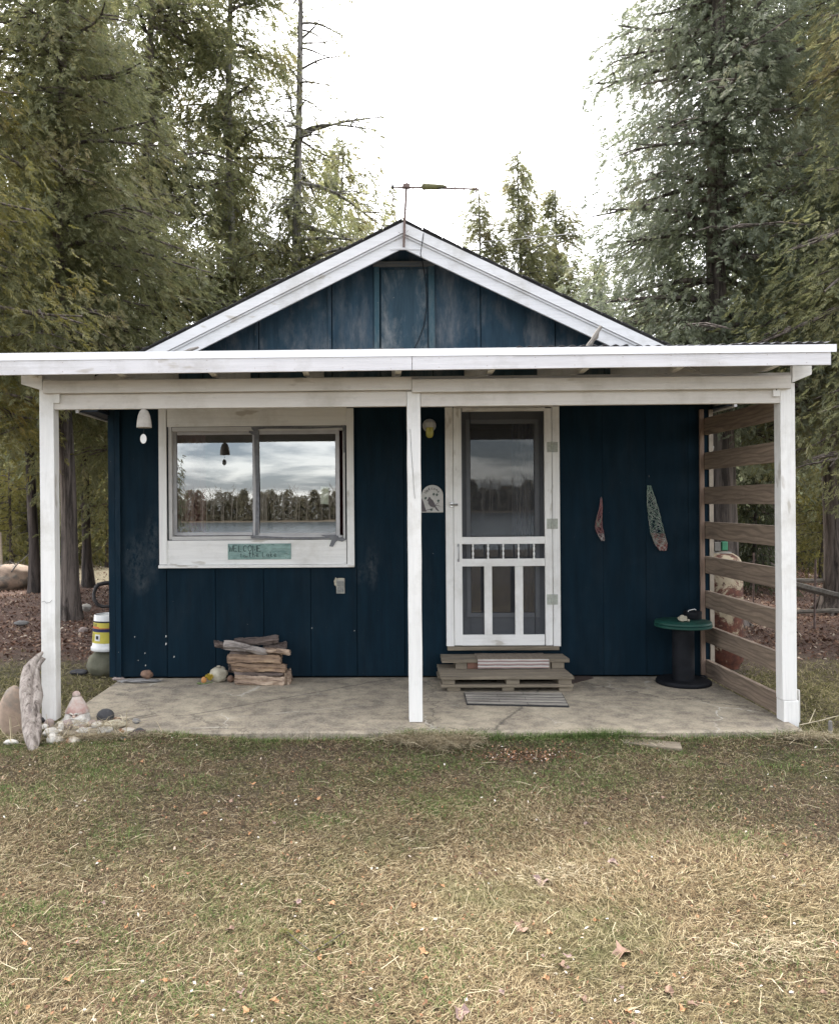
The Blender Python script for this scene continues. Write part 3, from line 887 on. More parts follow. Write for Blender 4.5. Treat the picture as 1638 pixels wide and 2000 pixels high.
# corrugated roof sheets
t = MT('corrugated_panel').set(.4); t.color(t.ramp(t.noise(5,(1,.2,1)), [(.3,(.05,.05,.055)),(.7,(.13,.13,.135))]))
CORR = t.m
def corr(x0, x1, dz=0.0, name='roof_sheet', yA=None):
    pitch = .066; n = int((x1-x0)/pitch*8); V = []; F = []
    ys = [YF+.003, -.9, -.006]; zs = [2.406+dz, 2.488+dz, 2.63+dz]
    for i in range(n+1):
        x = x0+(x1-x0)*i/n; w = .006*math.sin(2*math.pi*x/pitch)
        tiltz = .0042*x
        for y, z in zip(ys, zs): V.append((x, y, z+w+tiltz))
    for i in range(n):
        for k in range(2): F.append((i*3+k, i*3+3+k, i*3+4+k, i*3+k+1))
    o = MB().add(V, F).build(name, CORR, cab, fixn=False, smooth=True)
    s = o.modifiers.new('thick', 'SOLIDIFY'); s.thickness = .0015
for i in range(8):
    x0 = xL + i*.69; corr(x0, min(x0+.72, xR-.01), .004*(i % 2)+.002*math.sin(i*3))
# right-hand slatted side
for k in range(8):
    zb = .006+.2835*k
    rr = random.Random(k)
    MB().box(2.668, 2.704, -1.30+rr.uniform(-.01,.0), -.002-.0, zb, zb+.138).build('slat', SLAT, cab, bevel=.003)
MB().box(2.628, 2.664, -.034, -.013, .02, 2.2).build('stud', POSTWOOD, cab, bevel=.003)
# ------------------------------------------------------------------ things on the porch
def thing(o, label, cat, group=None): return tag(o, label, cat, group)
# steps: two pallets
def boxes(bs):
    m = MB()
    for b_ in bs: m.box(*b_)
    return m
x0, x1 = P(861,1323,-.52).x, P(1121,1323,-.52).x
st = empty('pallet_step', ((x0+x1)/2, -.25, 0), 'lower and larger of the two weathered wooden pallets stepped up to the door', 'step')
for i in range(4):
    y0 = -.52+i*.125
    MB().box(x0+.004*(i%2), x1-.003*(i%3), y0, y0+.115, .096, .118).build('deck_board', PAL, st, bevel=.002)
for xx, w in ((x0+.012,.095),(x0+.50,.10),(x1-.115,.10)):
    MB().box(xx, xx+w, -.505, -.40, .056, .0955).box(xx, xx+w, -.3, -.02, .056, .0955).build('block', PAL, st, bevel=.003)
MB().box(x0, x1-.004, -.515, -.40, .034, .0555).box(x0, x1-.004, -.2, -.02, .034, .0555).build('bottom_board', PAL, st, bevel=.002)
for xx, w in ((x0+.05,.10),(x0+.47,.09),(x1-.11,.10)):
    MB().box(xx, xx+w, -.50, -.40, .001, .0335).box(xx, xx+w, -.3, -.02, .001, .0335).build('foot_block', PAL, st, bevel=.003)
ux0, ux1 = P(863,1290,-.245).x, P(1112,1290,-.245).x
st2 = empty('pallet_step', ((ux0+ux1)/2, -.12, .118), 'upper wooden pallet step directly under the screen door', 'step')
for i in range(2):
    y0 = -.245+i*.118
    MB().box(ux0+.004*i, ux1-.004*i, y0, y0+.112, .170, .198).build('deck_board', PAL, st2, bevel=.002)
for xx, w in ((ux0+.11,.09),(ux1-.14,.10),(ux1-.19,.04)):
    MB().box(xx, xx+w, -.235, -.03, .119, .1695).build('block', PAL, st2, bevel=.003)
MB().box(ux0+.203, ux0+.29, -.23, -.05, .119, .1695).build('brick', simple('red_block', (.19,.09,.055), (.13,.06,.04), scale=20), st2, bevel=.003)
# striped rug folded over the step
t = MT('striped_rug').set(.95)
sp = t.n('ShaderNodeSeparateXYZ'); t.l(t.tc.outputs['Object'], sp.inputs[0])
sm = t.n('ShaderNodeMath', operation='ADD'); t.l(sp.outputs[2], sm.inputs[0])
mm = t.n('ShaderNodeMath', operation='MULTIPLY'); t.l(sp.outputs[1], mm.inputs[0]); mm.inputs[1].default_value = 1.0
t.l(mm.outputs[0], sm.inputs[1])
mo_ = t.n('ShaderNodeMath', operation='MULTIPLY'); t.l(sm.outputs[0], mo_.inputs[0]); mo_.inputs[1].default_value = 38.0
fr_ = t.n('ShaderNodeMath', operation='FRACT'); t.l(mo_.outputs[0], fr_.inputs[0])
r = t.ramp(fr_.outputs[0], [(.0,(.50,.48,.44)),(.30,(.50,.48,.44)),(.34,(.08,.025,.025)),(.50,(.08,.025,.025)),(.54,(.42,.40,.36)),(.66,(.26,.08,.07)),(.82,(.44,.42,.38))])
r.node.color_ramp.interpolation = 'CONSTANT'
top = t.n('ShaderNodeMath', operation='GREATER_THAN'); t.l(sp.outputs[2], top.inputs[0]); top.inputs[1].default_value = .0715
t.color(t.mix(top.outputs[0], r, t.ramp(t.noise(60,(1,.2,1)), [(.3,(.13,.10,.075)),(.7,(.22,.18,.13))])))
t.bump(t.noise(120), .5, .003)
rx0, rx1 = P(933,1298,-.26).x, P(1072,1298,-.26).x
rg = MB()
sec = [(-.02,.204),(-.12,.203),(-.22,.2045),(-.252,.2035),(-.2605,.196),(-.262,.17),(-.260,.128)]
V = []; F = []; n = 16
for i in range(n+1):
    x = rx0+(rx1-rx0)*i/n
    for k, (y, z) in enumerate(sec): V.append((x, y+.0015*math.sin(i*1.3+k), z+.001*math.sin(i*.9+k)))
m_ = len(sec)
for i in range(n):
    for k in range(m_-1): F.append((i*m_+k, i*m_+m_+k, i*m_+m_+k+1, i*m_+k+1))
o = MB().add(V, F).build('rug', t.m, fixn=False); s = o.modifiers.new('thick','SOLIDIFY'); s.thickness = .006; s.offset = 1
thing(o, 'small rug with red and white stripes folded over the upper step', 'rug')
# slatted mat on the slab
q = [PG(905.5,1351.5,.012), PG(1097,1352.5,.012), PG(1111.5,1379,.012), PG(911.5,1374.5,.012)]
cx_ = sum((v.x for v in q))/4; cy_ = sum((v.y for v in q))/4
mt = empty('door_mat', (cx_, cy_, 0), 'grey slatted wooden door mat lying on the slab before the pallets', 'mat')
MATG = raw_wood('mat_slat', 'x', (.34,.315,.27), (.12,.105,.09), rings=False)
t2 = MT('mat_backing').set(.9); t2.color((.02,.02,.02))
def lerp(a, b, t): return a+(b-a)*t
def quadslab(c4, z0, z1):
    return MB().add([(v.x, v.y, z0) for v in c4]+[(v.x, v.y, z1) for v in c4], [(3,2,1,0),(4,5,6,7),(0,1,5,4),(1,2,6,5),(2,3,7,6),(3,0,4,7)])
quadslab([q[3], q[2], q[1], q[0]], .001, .008).build('backing', t2.m, mt)
for k in range(5):
    a_, b_ = k/5+.03, (k+1)/5-.055
    c4 = [lerp(q[0],q[3],b_), lerp(q[1],q[2],b_), lerp(q[1],q[2],a_), lerp(q[0],q[3],a_)]
    for u0, u1 in ((.008,.33),(.335,.992)) if k % 2 else ((.008,.6),(.605,.992)):
        d4 = [lerp(c4[0],c4[1],u0), lerp(c4[0],c4[1],u1), lerp(c4[3],c4[2],u1), lerp(c4[3],c4[2],u0)]
        quadslab(d4, .0085, .014).build('slat', MATG, mt, bevel=.001)
bmq = [PG(1122,1336,.004), PG(1122,1323,.004), PG(1152,1321,.004)]
c4 = [bmq[0], PG(1160,1325,.004), bmq[2], bmq[1]]
o = quadslab([PG(1100,1341,.0), PG(1159,1325,.0), PG(1150,1321.5,.0), PG(1098,1322,.0)], .001, .006).build('floor_mat', simple('brown_mat', (.075,.05,.038), (.05,.033,.026), rough=.95), bevel=.001)
thing(o, 'dark brown mat poking out flat from under the right side of the pallets', 'mat')

# cable reel table
TX, TY = P(1333,1300,-.23).x, -.24
tb = empty('reel_table', (TX, TY, 0), 'cable reel used as a table with green top and black drum by the slatted side', 'table')
GRN = simple('green_top_paint', (.012,.060,.046), (.009,.045,.035), rough=.5, bump=.05, spec=.25)
MB().lathe([(.0,.452),(.212,.452),(.217,.456),(.217,.470),(.212,.474),(0,.474)], (TX,TY,0), 48).build('lower_disc', GRN, tb, smooth=True)
MB().lathe([(.0,.4755),(.209,.4755),(.214,.479),(.214,.493),(.209,.498),(0,.498)], (TX,TY,0), 48).build('table_top', GRN, tb, smooth=True)
MB().lathe([(.085,.035),(.083,.06),(.082,.45),(.078,.451)], (TX,TY,0), 32).build('drum', BLACKP, tb, smooth=True)
MB().lathe([(0,.001),(.205,.001),(.209,.006),(.209,.024),(.203,.033),(.088,.0345),(0,.0345)], (TX,TY,0), 48).build('base_disc', BLACKP, tb, smooth=True)
MB().lathe([(.0,-.0835),(.012,-.0835),(.012,-.080)], (TX+.0,TY,.062), 12, 'y').build('drum_hole', cloth('hole_black', (.002,.002,.002)), tb)
def rockobj(name, c, dims, m, label, seed=0, cat='rock', group=None, amp=.22, sharp=1.3, rot=0., sub=3, parts=None):
    o = MB().rock(c, dims, seed, amp, sub, sharp, rot).build(name, m, smooth=True)
    return thing(o, label, cat, group)
p = P(1331,1207,TY-.03)
rockobj('rock', (p.x-.005,TY-.05,.524), (.031,.026,.026), R_CREAM, 'pale wedge shaped stone on the green table top', 3, amp=.45)
rockobj('rock', (p.x+.042,TY-.05,.508), (.013,.012,.010), R_CREAM, 'tiny pale pebble on the green table top beside the larger stone', 8, amp=.3)
tn = empty('tin', (TX+.115, TY+.10, .498), 'round black lidded tin with a white wire handle on the back of the green table', 'tin')
MB().lathe([(0,.499),(.066,.499),(.068,.502),(.068,.538),(0,.538)], (TX+.115,TY+.10,0), 32).build('body', BLACKP, tn, smooth=True)
MB().lathe([(0,.5385),(.0705,.5385),(.0705,.556),(.066,.560),(0,.5615)], (TX+.115,TY+.10,0), 32).build('lid', BLACKP, tn, smooth=True)
MB().tube([(TX+.06,TY+.05,.562),(TX+.065,TY+.05,.572),(TX+.115,TY+.055,.582),(TX+.125,TY+.057,.574)], .004, 6).build('handle', WSM, tn, smooth=True)

# porch light
LGM = simple('light_base_paint', (.42,.41,.38), (.36,.35,.33), rough=.5, bump=0)
p = P(838, 834, 0)
lt = empty('porch_light', (p.x, 0, p.z), 'round based porch light with yellow jar glass on the wall left of the door', 'lamp')
MB().lathe([(.0,-.001),(.056,-.001),(.056,-.012),(.050,-.020),(0,-.020)], (p.x,0,p.z+.012), 28, 'y').build('base', LGM, lt, smooth=True)
MB().lathe([(.028,.036),(.034,.030),(.036,-.002),(.033,-.008)], (p.x,-.055,p.z), 20).box(p.x-.02,p.x+.02,-.05,-.0205,p.z-.002,p.z+.026).build('socket', LGM, lt, smooth=False)
JG = MT('yellow_jar_glass').set(.15); JG.color((.50,.46,.10)); JG.b.inputs['Transmission Weight'].default_value = .25
MB().lathe([(.030,-.009),(.031,-.02),(.033,-.055),(.030,-.078),(.018,-.092),(0,-.096)], (p.x,-.055,p.z), 20).build('jar_globe', JG.m, lt, smooth=True)

# strokes for hand lettering
GL = {
 'W': [[(0,1),(.22,0),(.5,.72),(.78,0),(1,1)]], 'E': [[(.8,1),(0,.98),(0,.02),(.8,0)],[(0,.5),(.6,.52)]],
 'L': [[(0,1),(0,0),(.7,.02)]], 'C': [[(.8,.85),(.5,1),(.1,.75),(.02,.4),(.25,.05),(.8,.12)]],
 'O': [[(.45,1),(.05,.7),(.1,.15),(.5,0),(.9,.3),(.85,.8),(.45,1)]], 'M': [[(0,0),(.05,1),(.5,.2),(.95,1),(1.05,0)]],
 'w': [[(0,.6),(.2,0),(.5,.5),(.75,0),(1,.6)]], 'e': [[(.05,.3),(.75,.34),(.6,.6),(.25,.6),(.02,.3),(.3,0),(.8,.1)]],
 'l': [[(.2,0),(.1,.5),(.35,1),(.5,.9),(.3,.4),(.35,0),(.6,.05)]], 'c': [[(.7,.5),(.4,.62),(.05,.35),(.25,0),(.75,.1)]],
 'o': [[(.4,.6),(.05,.35),(.25,0),(.65,.05),(.7,.45),(.4,.6)]], 'm': [[(0,0),(.05,.6),(.1,.4),(.3,.6),(.4,.1),(.45,.45),(.7,.6),(.8,0),(.95,.1)]],
 't': [[(.4,1),(.35,.1),(.6,0)],[(.05,.68),(.75,.7)]], 'h': [[(.1,1),(.1,0)],[(.1,.4),(.4,.6),(.65,.4),(.65,0)]],
 'a': [[(.7,.55),(.3,.6),(.05,.3),(.3,0),(.65,.3),(.7,.55),(.75,0)]], 'k': [[(.1,1),(.1,0)],[(.65,.6),(.12,.28),(.7,0)]],
}
def letters(mb, txt, place, r, y):
    """place(u, v, i) -> (x, z) for letter i"""
    for i, ch in enumerate(txt):
        if ch == ' ': continue
        for st_ in GL[ch]:
            pts = [place(u, v, i) for u, v in st_]
            mb.tube([(x, y, z) for x, z in pts], r, 5)
INK = cloth('sign_ink', (.035,.04,.04))
# arched welcome sign with a bird
a_ = P(823, 1001, -.001); b_ = P(865, 947, -.001)
cx0 = (a_.x+b_.x)/2; hw = (b_.x-a_.x)/2; z0 = a_.z; z1 = b_.z
sg = empty('welcome_sign', (cx0, -.001, z0), 'small arched cream plaque with a bird and the word Welcome beside the door', 'sign')
arch = [(cx0-hw, z0), (cx0+hw, z0)]
rz = z1-hw
for k in range(0, 21):
    t_ = math.pi*k/20
    arch.append((cx0+hw*math.cos(t_), rz+hw*math.sin(t_)))
MB().poly(arch, -.011, -.001).build('plaque', simple('plaque_cream', (.46,.45,.42), (.38,.37,.35), bump=.1, scale=30), sg, bevel=.001)
lm = MB()
def arcplace(u, v, i):
    ang = math.radians(158-19.5*i-19.5*.8*u)
    R_ = hw*(.60+.26*v)
    return (cx0+R_*math.cos(ang), rz+R_*math.sin(ang)-.002)
letters(lm, 'Welcome'.replace('W','W'), arcplace, .0016, -.0125)
lm.build('lettering', INK, sg)
BRD = simple('bird_grey_brown', (.12,.105,.11), (.07,.06,.065), bump=0)
def S(u, v): return (cx0+u*hw, z0+v*(z1-z0))
def splate(pts, name, m, y=-.0135): MB().poly([S(*q_) for q_ in pts], y, -.0112).build(name, m, sg)
splate([(-.52,.42),(-.30,.57),(-.22,.56),(-.12,.50),(.05,.44),(.20,.33),(.32,.22),(.15,.20),(.0,.20),(-.2,.22),(-.38,.32),(-.40,.42)], 'bird', BRD)
splate([(.12,.26),(.34,.20),(.62,.05),(.56,.03),(.3,.11)], 'bird_tail', BRD, -.0128)
splate([(-.98,.52),(-.80,.36),(-.66,.16),(-.55,.03),(-.98,.03)], 'tree_trunk', BRD, -.0126)
bm_ = MB()
for ln in ([(-.6,.08),(-.2,.12),(.1,.17),(.35,.30),(.62,.37)], [(.25,.24),(.5,.26),(.7,.22)]):
    bm_.tube([(S(*q_)[0], -.0132, S(*q_)[1]) for q_ in ln], .002, 5)
bm_.build('branch', BRD, sg)
LF = simple('painted_leaf', (.07,.10,.09), (.05,.07,.06), bump=0)
for u, v in ((.42,.64),(-.62,.52),(-.1,.10),(.55,.42),(.12,.66)):
    splate([(u-.13,v),(u,v+.06),(u+.13,v+.01),(u,v-.06)], 'leaf', LF, -.0131) if abs(u) > .1 else splate([(u-.15,v),(u,v+.04),(u+.16,v),(u,v-.05)], 'leaf', LF, -.0131)

# turquoise board: WELCOME to the lake
Yb = -.0235
a_ = P(445, 1093, Yb); b_ = P(568, 1061.5, Yb)
tq = MT('chipped_turquoise').set(.8)
n1 = tq.noise(26, (.3,1,1), 6, .75); n2 = tq.noise(60, (.35,1,1), 4, .7, off=(3,3,3))
c = tq.ramp(n1, [(.35,(.11,.19,.175)),(.6,(.25,.36,.33))])
c = tq.mix(tq.ramp(n2, [(.60,0.),(.66,.85)]), c, (.07,.085,.075))
c = tq.mix(tq.ramp(tq.noise(9, (1,1,1), 4, .7, off=(6,2,1)), [(.60,0.),(.68,.6)]), c, (.14,.15,.13))
tq.color(c); tq.bump(n2, .4, .002)
bd = empty('lake_sign', ((a_.x+b_.x)/2, Yb, a_.z), 'chipped turquoise board with hand painted WELCOME lettering under the window', 'sign')
MB().box(a_.x, b_.x, Yb, -.0145, a_.z, b_.z).build('board', tq.m, bd, bevel=.0015)
bw_, bh_ = b_.x-a_.x, b_.z-a_.z
lm = MB(); rr = random.Random(3)
letters(lm, 'WELCOME', lambda u, v, i: (a_.x+bw_*(.02+.075*i+.062*u), a_.z+bh_*(.50+.40*v+.015*math.sin(i*2))), .0026, Yb-.0012)
letters(lm, 'to', lambda u, v, i: (a_.x+bw_*(.19+.055*i+.045*u), a_.z+bh_*(.14+.26*v)), .0014, Yb-.0008)
letters(lm, 'the', lambda u, v, i: (a_.x+bw_*(.33+.058*i+.05*u), a_.z+bh_*(.16+.32*v)), .0023, Yb-.0012)
letters(lm, 'Lake', lambda u, v, i: (a_.x+bw_*(.55+.06*i+.05*u), a_.z+bh_*(.16+.32*v)), .0021, Yb-.0012)
lm.build('lettering', cloth('dark_teal_ink', (.035,.05,.05)), bd)

# power outlet
a_ = P(657,1159,0); b_ = P(673,1132,0)
ol = empty('power_outlet', ((a_.x+b_.x)/2, -.001, a_.z), 'weathered grey outlet box with peeling sealant on the wall under the window', 'outlet')
MB().box(a_.x, b_.x, -.016, -.001, a_.z, b_.z).build('cover', simple('outlet_grey', (.36,.35,.31), (.24,.24,.21), scale=50, bump=.4), ol, bevel=.002)
for f_ in (.28, .72):
    zc_ = a_.z+(b_.z-a_.z)*f_
    MB().box(a_.x+.008, b_.x-.008, -.022, -.0165, zc_-.022, zc_+.020).build('flap', simple('outlet_flap', (.22,.22,.2), (.15,.15,.14), scale=50), ol, bevel=.003)
MB().rock((a_.x-.004,-.006,b_.z-.02), (.014,.007,.035), 3, .5).rock(((a_.x+b_.x)/2,-.006,b_.z+.004), (.03,.006,.010), 5, .5).build('sealant', R_CREAM, ol, smooth=True)

# two hanging string bags
def string_bag(name, label, axis_pts, radii, cols, Y, seed, r=.0015, n_str=7):
    rr = random.Random(seed)
    top = axis_pts[0]
    root = empty(name, (top[0], Y, top[1]), label, 'net bag', None)
    MB().tube([(top[0],-.001,top[1]+.01),(top[0],Y-.004,top[1]+.008),(top[0],Y-.010,top[1]-.004),(top[0],Y-.004,top[1]-.010)], .0016, 6).build('hook', CH, root)
    nseg = 34
    def ax(t):
        s_ = t*(len(axis_pts)-1); i = min(int(s_), len(axis_pts)-2); f = s_-i
        A, B = axis_pts[i], axis_pts[i+1]
        return A[0]+(B[0]-A[0])*f, A[1]+(B[1]-A[1])*f, radii[i]+(radii[i+1]-radii[i])*f
    for ci, (m, t0, t1, cnt) in enumerate(cols):
        mb = MB()
        for k in range(cnt):
            for sg_ in (-1, 1):
                pts = []
                ph = 2*math.pi*k/cnt+rr.uniform(-.4,.4)
                for j in range(nseg+1):
                    t = t0+(t1-t0)*j/nseg
                    x, z, rad = ax(t)
                    th = ph+sg_*t*9+.35*math.sin(j*2.2+k)
                    pts.append((x+rad*math.cos(th)+rr.uniform(-.002,.002), Y+min(.7*rad,.03)*math.sin(th), z+rr.uniform(-.003,.003)))
                mb.tube(pts, r, 4, cap=False)
        mb.build('netting', m, root)
    return root
NG = cloth('string_green', (.20,.27,.21)); NW = cloth('string_pale', (.42,.42,.38)); NR = cloth('string_red', (.27,.085,.075)); NP = cloth('string_mauve', (.22,.14,.145))
def xz(px, py): p = P(px, py, -.03); return (p.x, p.z)
string_bag('net_bag', 'short mauve and red string bag hanging on the wall beside the door', [xz(1174,972), xz(1173.5,990), xz(1170,1012), xz(1169,1030), xz(1174,1046), xz(1177,1056)], [.004,.011,.022,.031,.024,.012], [(NP,0,1,5),(NR,.05,.75,4),(NG,.35,.6,2),(NW,.75,1,3)], -.028, 3)
string_bag('net_bag', 'long green string bag with a red bundle in its foot hanging near the slatted side', [xz(1266,930), xz(1267,952), xz(1272,980), xz(1277,1010), xz(1283,1040), xz(1290,1062), xz(1294,1075)], [.004,.016,.038,.050,.056,.052,.026], [(NG,.14,.85,6),(NW,.2,.8,3),(NR,.68,1,6),(NW,.75,1,4)], -.035, 5)

# clay bell chime
CLAY = simple('pale_clay', (.50,.47,.42), (.36,.33,.29), scale=18, rough=.8, bump=.4)
def bellchime():
    Yc = PY+.022
    p = P(281.5, 835, Yc); top = P(281.5, 797, Yc)
    r_ = (P(295.8,830,Yc).x-P(267,830,Yc).x)/2
    h = top.z-p.z
    e = empty('wind_chime', (p.x, Yc, p.z-.08), 'pale clay bell wind chime with an oval clapper hanging from the porch beam', 'wind chime')
    prof = [(r_*.90,.004),(r_*1.0,.0),(r_*1.0,h*.08),(r_*.93,h*.35),(r_*.80,h*.62),(r_*.58,h*.83),(r_*.30,h*.95),(.004,h)]
    MB().lathe(prof, (p.x, Yc, p.z), 28).build('bell', CLAY, e, smooth=True)
    c = P(280, 857, Yc)
    MB().tube([(p.x,Yc,top.z-.002),(p.x,Yc,2.118)], .0012, 5).tube([(p.x,Yc,p.z+.005),(c.x,Yc,c.z+.018)], .0012, 5).build('cord', INK, e)
    MB().lathe([(0,-.003),(.020,-.003),(.021,0),(.020,.003),(0,.003)], (0,0,0), 24, 'y')
    m = MB(); V = []
    m.lathe([(0,-.003),(.020,-.003),(.0215,0),(.020,.003),(0,.003)], (0,0,0), 24, 'y')
    m.v = [(x+c.x, y+Yc, z*1.5+c.z) for x, y, z in m.v]
    m.build('clapper', WSM, e, smooth=True)
bellchime()

# firewood
def log_mat(name, light, mid, dark):
    t = MT(name).set(.9)
    g = t.noise(15, (.16,1,1.3), 7, .75, .8)
    b = t.noise(5, (.6,1,1), 5, .65, .5, off=(3,2,7))
    c = t.ramp(g, [(.34, dark), (.47, mid), (.62, light)])
    c = t.mix(t.ramp(b, [(.48, 0.), (.60, .8)]), c, t.ramp(g, [(.4, dark), (.65, mid)]))
    t.color(c); t.bump(g, 1.0, .02)
    return t.m
LOGM = log_mat('split_wood', (.40,.285,.18), (.24,.16,.105), (.055,.036,.026))
LOGM2 = log_mat('split_wood_pale', (.58,.46,.34), (.36,.26,.185), (.08,.052,.038))
LOGB = log_mat('log_bark', (.22,.175,.15), (.12,.09,.075), (.035,.025,.022))
LOGG = log_mat('grey_branch', (.42,.375,.335), (.27,.235,.21), (.06,.05,.045))
def log(px0, py0, px1, py1, hpx, Y, depth, m, label, seed, wedge=0.5, taper=0.0, knots=0):
    """a split log lying roughly along X between two pixel points, hpx thick in pixels"""
    A = P(px0, py0, Y); B = P(px1, py1, Y)
    hh = hpx*1.0/F_*(Y-CAM.y)/2
    rr = random.Random(seed)
    ncs = 20; ns = 44
    prof = []
    for k in range(ncs):
        th = 2*math.pi*k/ncs
        cy, cz = math.cos(th), math.sin(th)
        # superellipse-ish split block
        e = .55+.45*wedge
        q = (abs(cy)**e)*(1 if cy > 0 else -1), (abs(cz)**e)*(1 if cz > 0 else -1)
        prof.append((q[0]*depth/2*(1+rr.uniform(-.14,.14)), q[1]*hh*(1.04+rr.uniform(-.17,.12))))
    V = []; F = []
    off = Vector((seed*1.7, seed*.3, 0))
    for i in range(ns+1):
        t = i/ns
        c = A.lerp(B, t)
        endk = 1.0 if (0.04 < t < .96) else .93
        sc = (1-taper*t)*endk
        for k, (cy, cz) in enumerate(prof):
            n_ = 1+.20*mnoise.noise(Vector((t*3.2, cy*8, cz*8))+off)+.34*mnoise.noise(Vector((t*3.5, cy*45, cz*45))+off)+.10*mnoise.noise(Vector((t*26, cy*60, cz*60))+off)
            V.append((c.x+(rr.uniform(-.008,.008) if i in (0, ns) else 0), Y+depth/2+cy*sc*n_, c.z+cz*sc*n_+.006*math.sin(t*4+seed)))
    for i in range(ns):
        for k in range(ncs):
            k2 = (k+1) % ncs
            F.append((i*ncs+k, i*ncs+k2, (i+1)*ncs+k2, (i+1)*ncs+k))
    F += [tuple(range(ncs-1,-1,-1)), tuple(ns*ncs+k for k in range(ncs))]
    mb = MB().add(V, F)
    o = mb.build('firewood_log', m, smooth=True)
    return thing(o, label, 'firewood', 'split firewood stacked on the slab')
Yl = -.27
log(457,1330,555,1333,23,Yl,.10,LOGM2,'pale split log at the bottom front of the firewood stack',1,.2)
log(474,1341,500,1342,3,Yl+.02,.05,LOGB,'thin bark sliver under the bottom log of the firewood stack',21,.5)
log(554,1326,566.5,1327,29,Yl+.03,.12,LOGM2,'short upright split piece at the right foot of the firewood stack',2,.1)
log(456,1314,553,1318,8,Yl+.01,.10,LOGB,'thin dark split log second from the bottom of the firewood stack',3,.3)
log(452,1302,557,1310,19,Yl,.11,LOGM,'brown split log with a knot in the middle of the firewood stack',4,.25)
log(444,1289,547,1291,20,Yl+.005,.11,LOGM,'light brown split log with grey bark edge above the middle of the stack',5,.2)
log(446,1304,462,1306,22,Yl+.13,.06,LOGB,'dark log end at the back left of the firewood stack',6,.5)
log(436,1262,520,1273,17,Yl,.06,LOGG,'weathered grey branch lying across the top front of the stack',7,.8,taper=.25)
log(516,1268,566,1277,10.5,Yl+.01,.05,LOGM2,'pale splintered branch end sticking out right near the stack top',17,.4)
log(418,1260,444,1261,13,Yl+.06,.06,LOGB,'dark log end sticking out left at the top of the stack',8,.8)
log(456,1256,542,1250,15,Yl+.07,.08,LOGB,'round bark covered log on the very top of the stack',9,.9)
log(515,1263,559,1264,13,Yl+.10,.07,LOGB,'dark reddish log sticking out right under the top log',10,.4)
log(450,1274,540,1277,9,Yl+.05,.08,LOGB,'thin dark log wedged under the grey branch of the stack',11,.4)
for k, (a_, b_) in enumerate(((470,1336),(530,1336))): pass
log(465,1312,545,1316,50,Yl+.115,.07,LOGB,'large dark log at the back against the wall behind the stack',12,.4)

# stones on the slab
p = PG(428,1328,0)
rockobj('rock', (P(427,1316,-.12).x,-.12,.060), (.070,.055,.062), R_CREAM, 'blocky cream stone standing left of the firewood', 5, amp=.28, sharp=1.8)
rockobj('rock', (P(427,1300,-.12).x,-.12,.125), (.018,.014,.007), R_CREAM, 'tiny flat stone balanced on the blocky cream stone', 6)
rockobj('rock', (P(450.5,1321,-.14).x,-.14,.028), (.030,.028,.028), R_BROWN, 'round brown stone between cream stone and firewood', 4, amp=.1)
rockobj('flat_stone', (P(275,1332,-.12).x,-.13,.012), (.175,.055,.014), R_GREY, 'long flat grey stone slab lying at the wall foot', 2, amp=.35, sharp=2)
rockobj('rock', (P(289,1316,-.08).x,-.10,.055), (.048,.035,.038), R_BROWN, 'angular brown stone sitting on the flat grey stone', 9, amp=.35)
rockobj('rock', (XL+.06,-.012,.002), (.055,.02,.016), R_PINK, 'pale pink stone tucked under the left corner of the cabin wall', 12, amp=.35)
# artificial flower
YF2 = simple('petal_yellow', (.50,.38,.04), (.40,.28,.03), bump=0); OR2 = simple('gourd_orange', (.55,.28,.10), (.40,.17,.05), bump=0, scale=20)
pa = P(398,1322,-.2)
fl = empty('artificial_flower', (pa.x, -.2, 0), 'small yellow artificial flower with orange bud lying by the cream stone', 'ornament')
MB().rock((pa.x,-.2,.030), (.021,.02,.026), 2, .1).build('bud', OR2, fl, smooth=True)
fm = MB()
pc = P(410,1322,-.17)
for k in range(9):
    th = -.9+k*.22
    tip = (pc.x+.045*math.sin(th), -.19-.01*(k%3), .025+.055*math.cos(th))
    fm.add([(pc.x-.007,-.17,.02),(pc.x+.007,-.17,.02),(tip[0]+.004,tip[1],tip[2]),(tip[0]-.004,tip[1],tip[2])], [(0,1,2,3)])
o = fm.build('petals', YF2, fl, fixn=False); s = o.modifiers.new('t','SOLIDIFY'); s.thickness = .004
MB().tube([(pa.x-.03,-.25,.008),(pa.x+.02,-.23,.010),(pa.x+.07,-.2,.014)], [.004,.005,.004], 6).rock((pa.x-.035,-.22,.010),(.018,.012,.008),3,.2).build('stem', simple('stem_green', (.13,.17,.06), (.09,.12,.04), bump=0), fl)

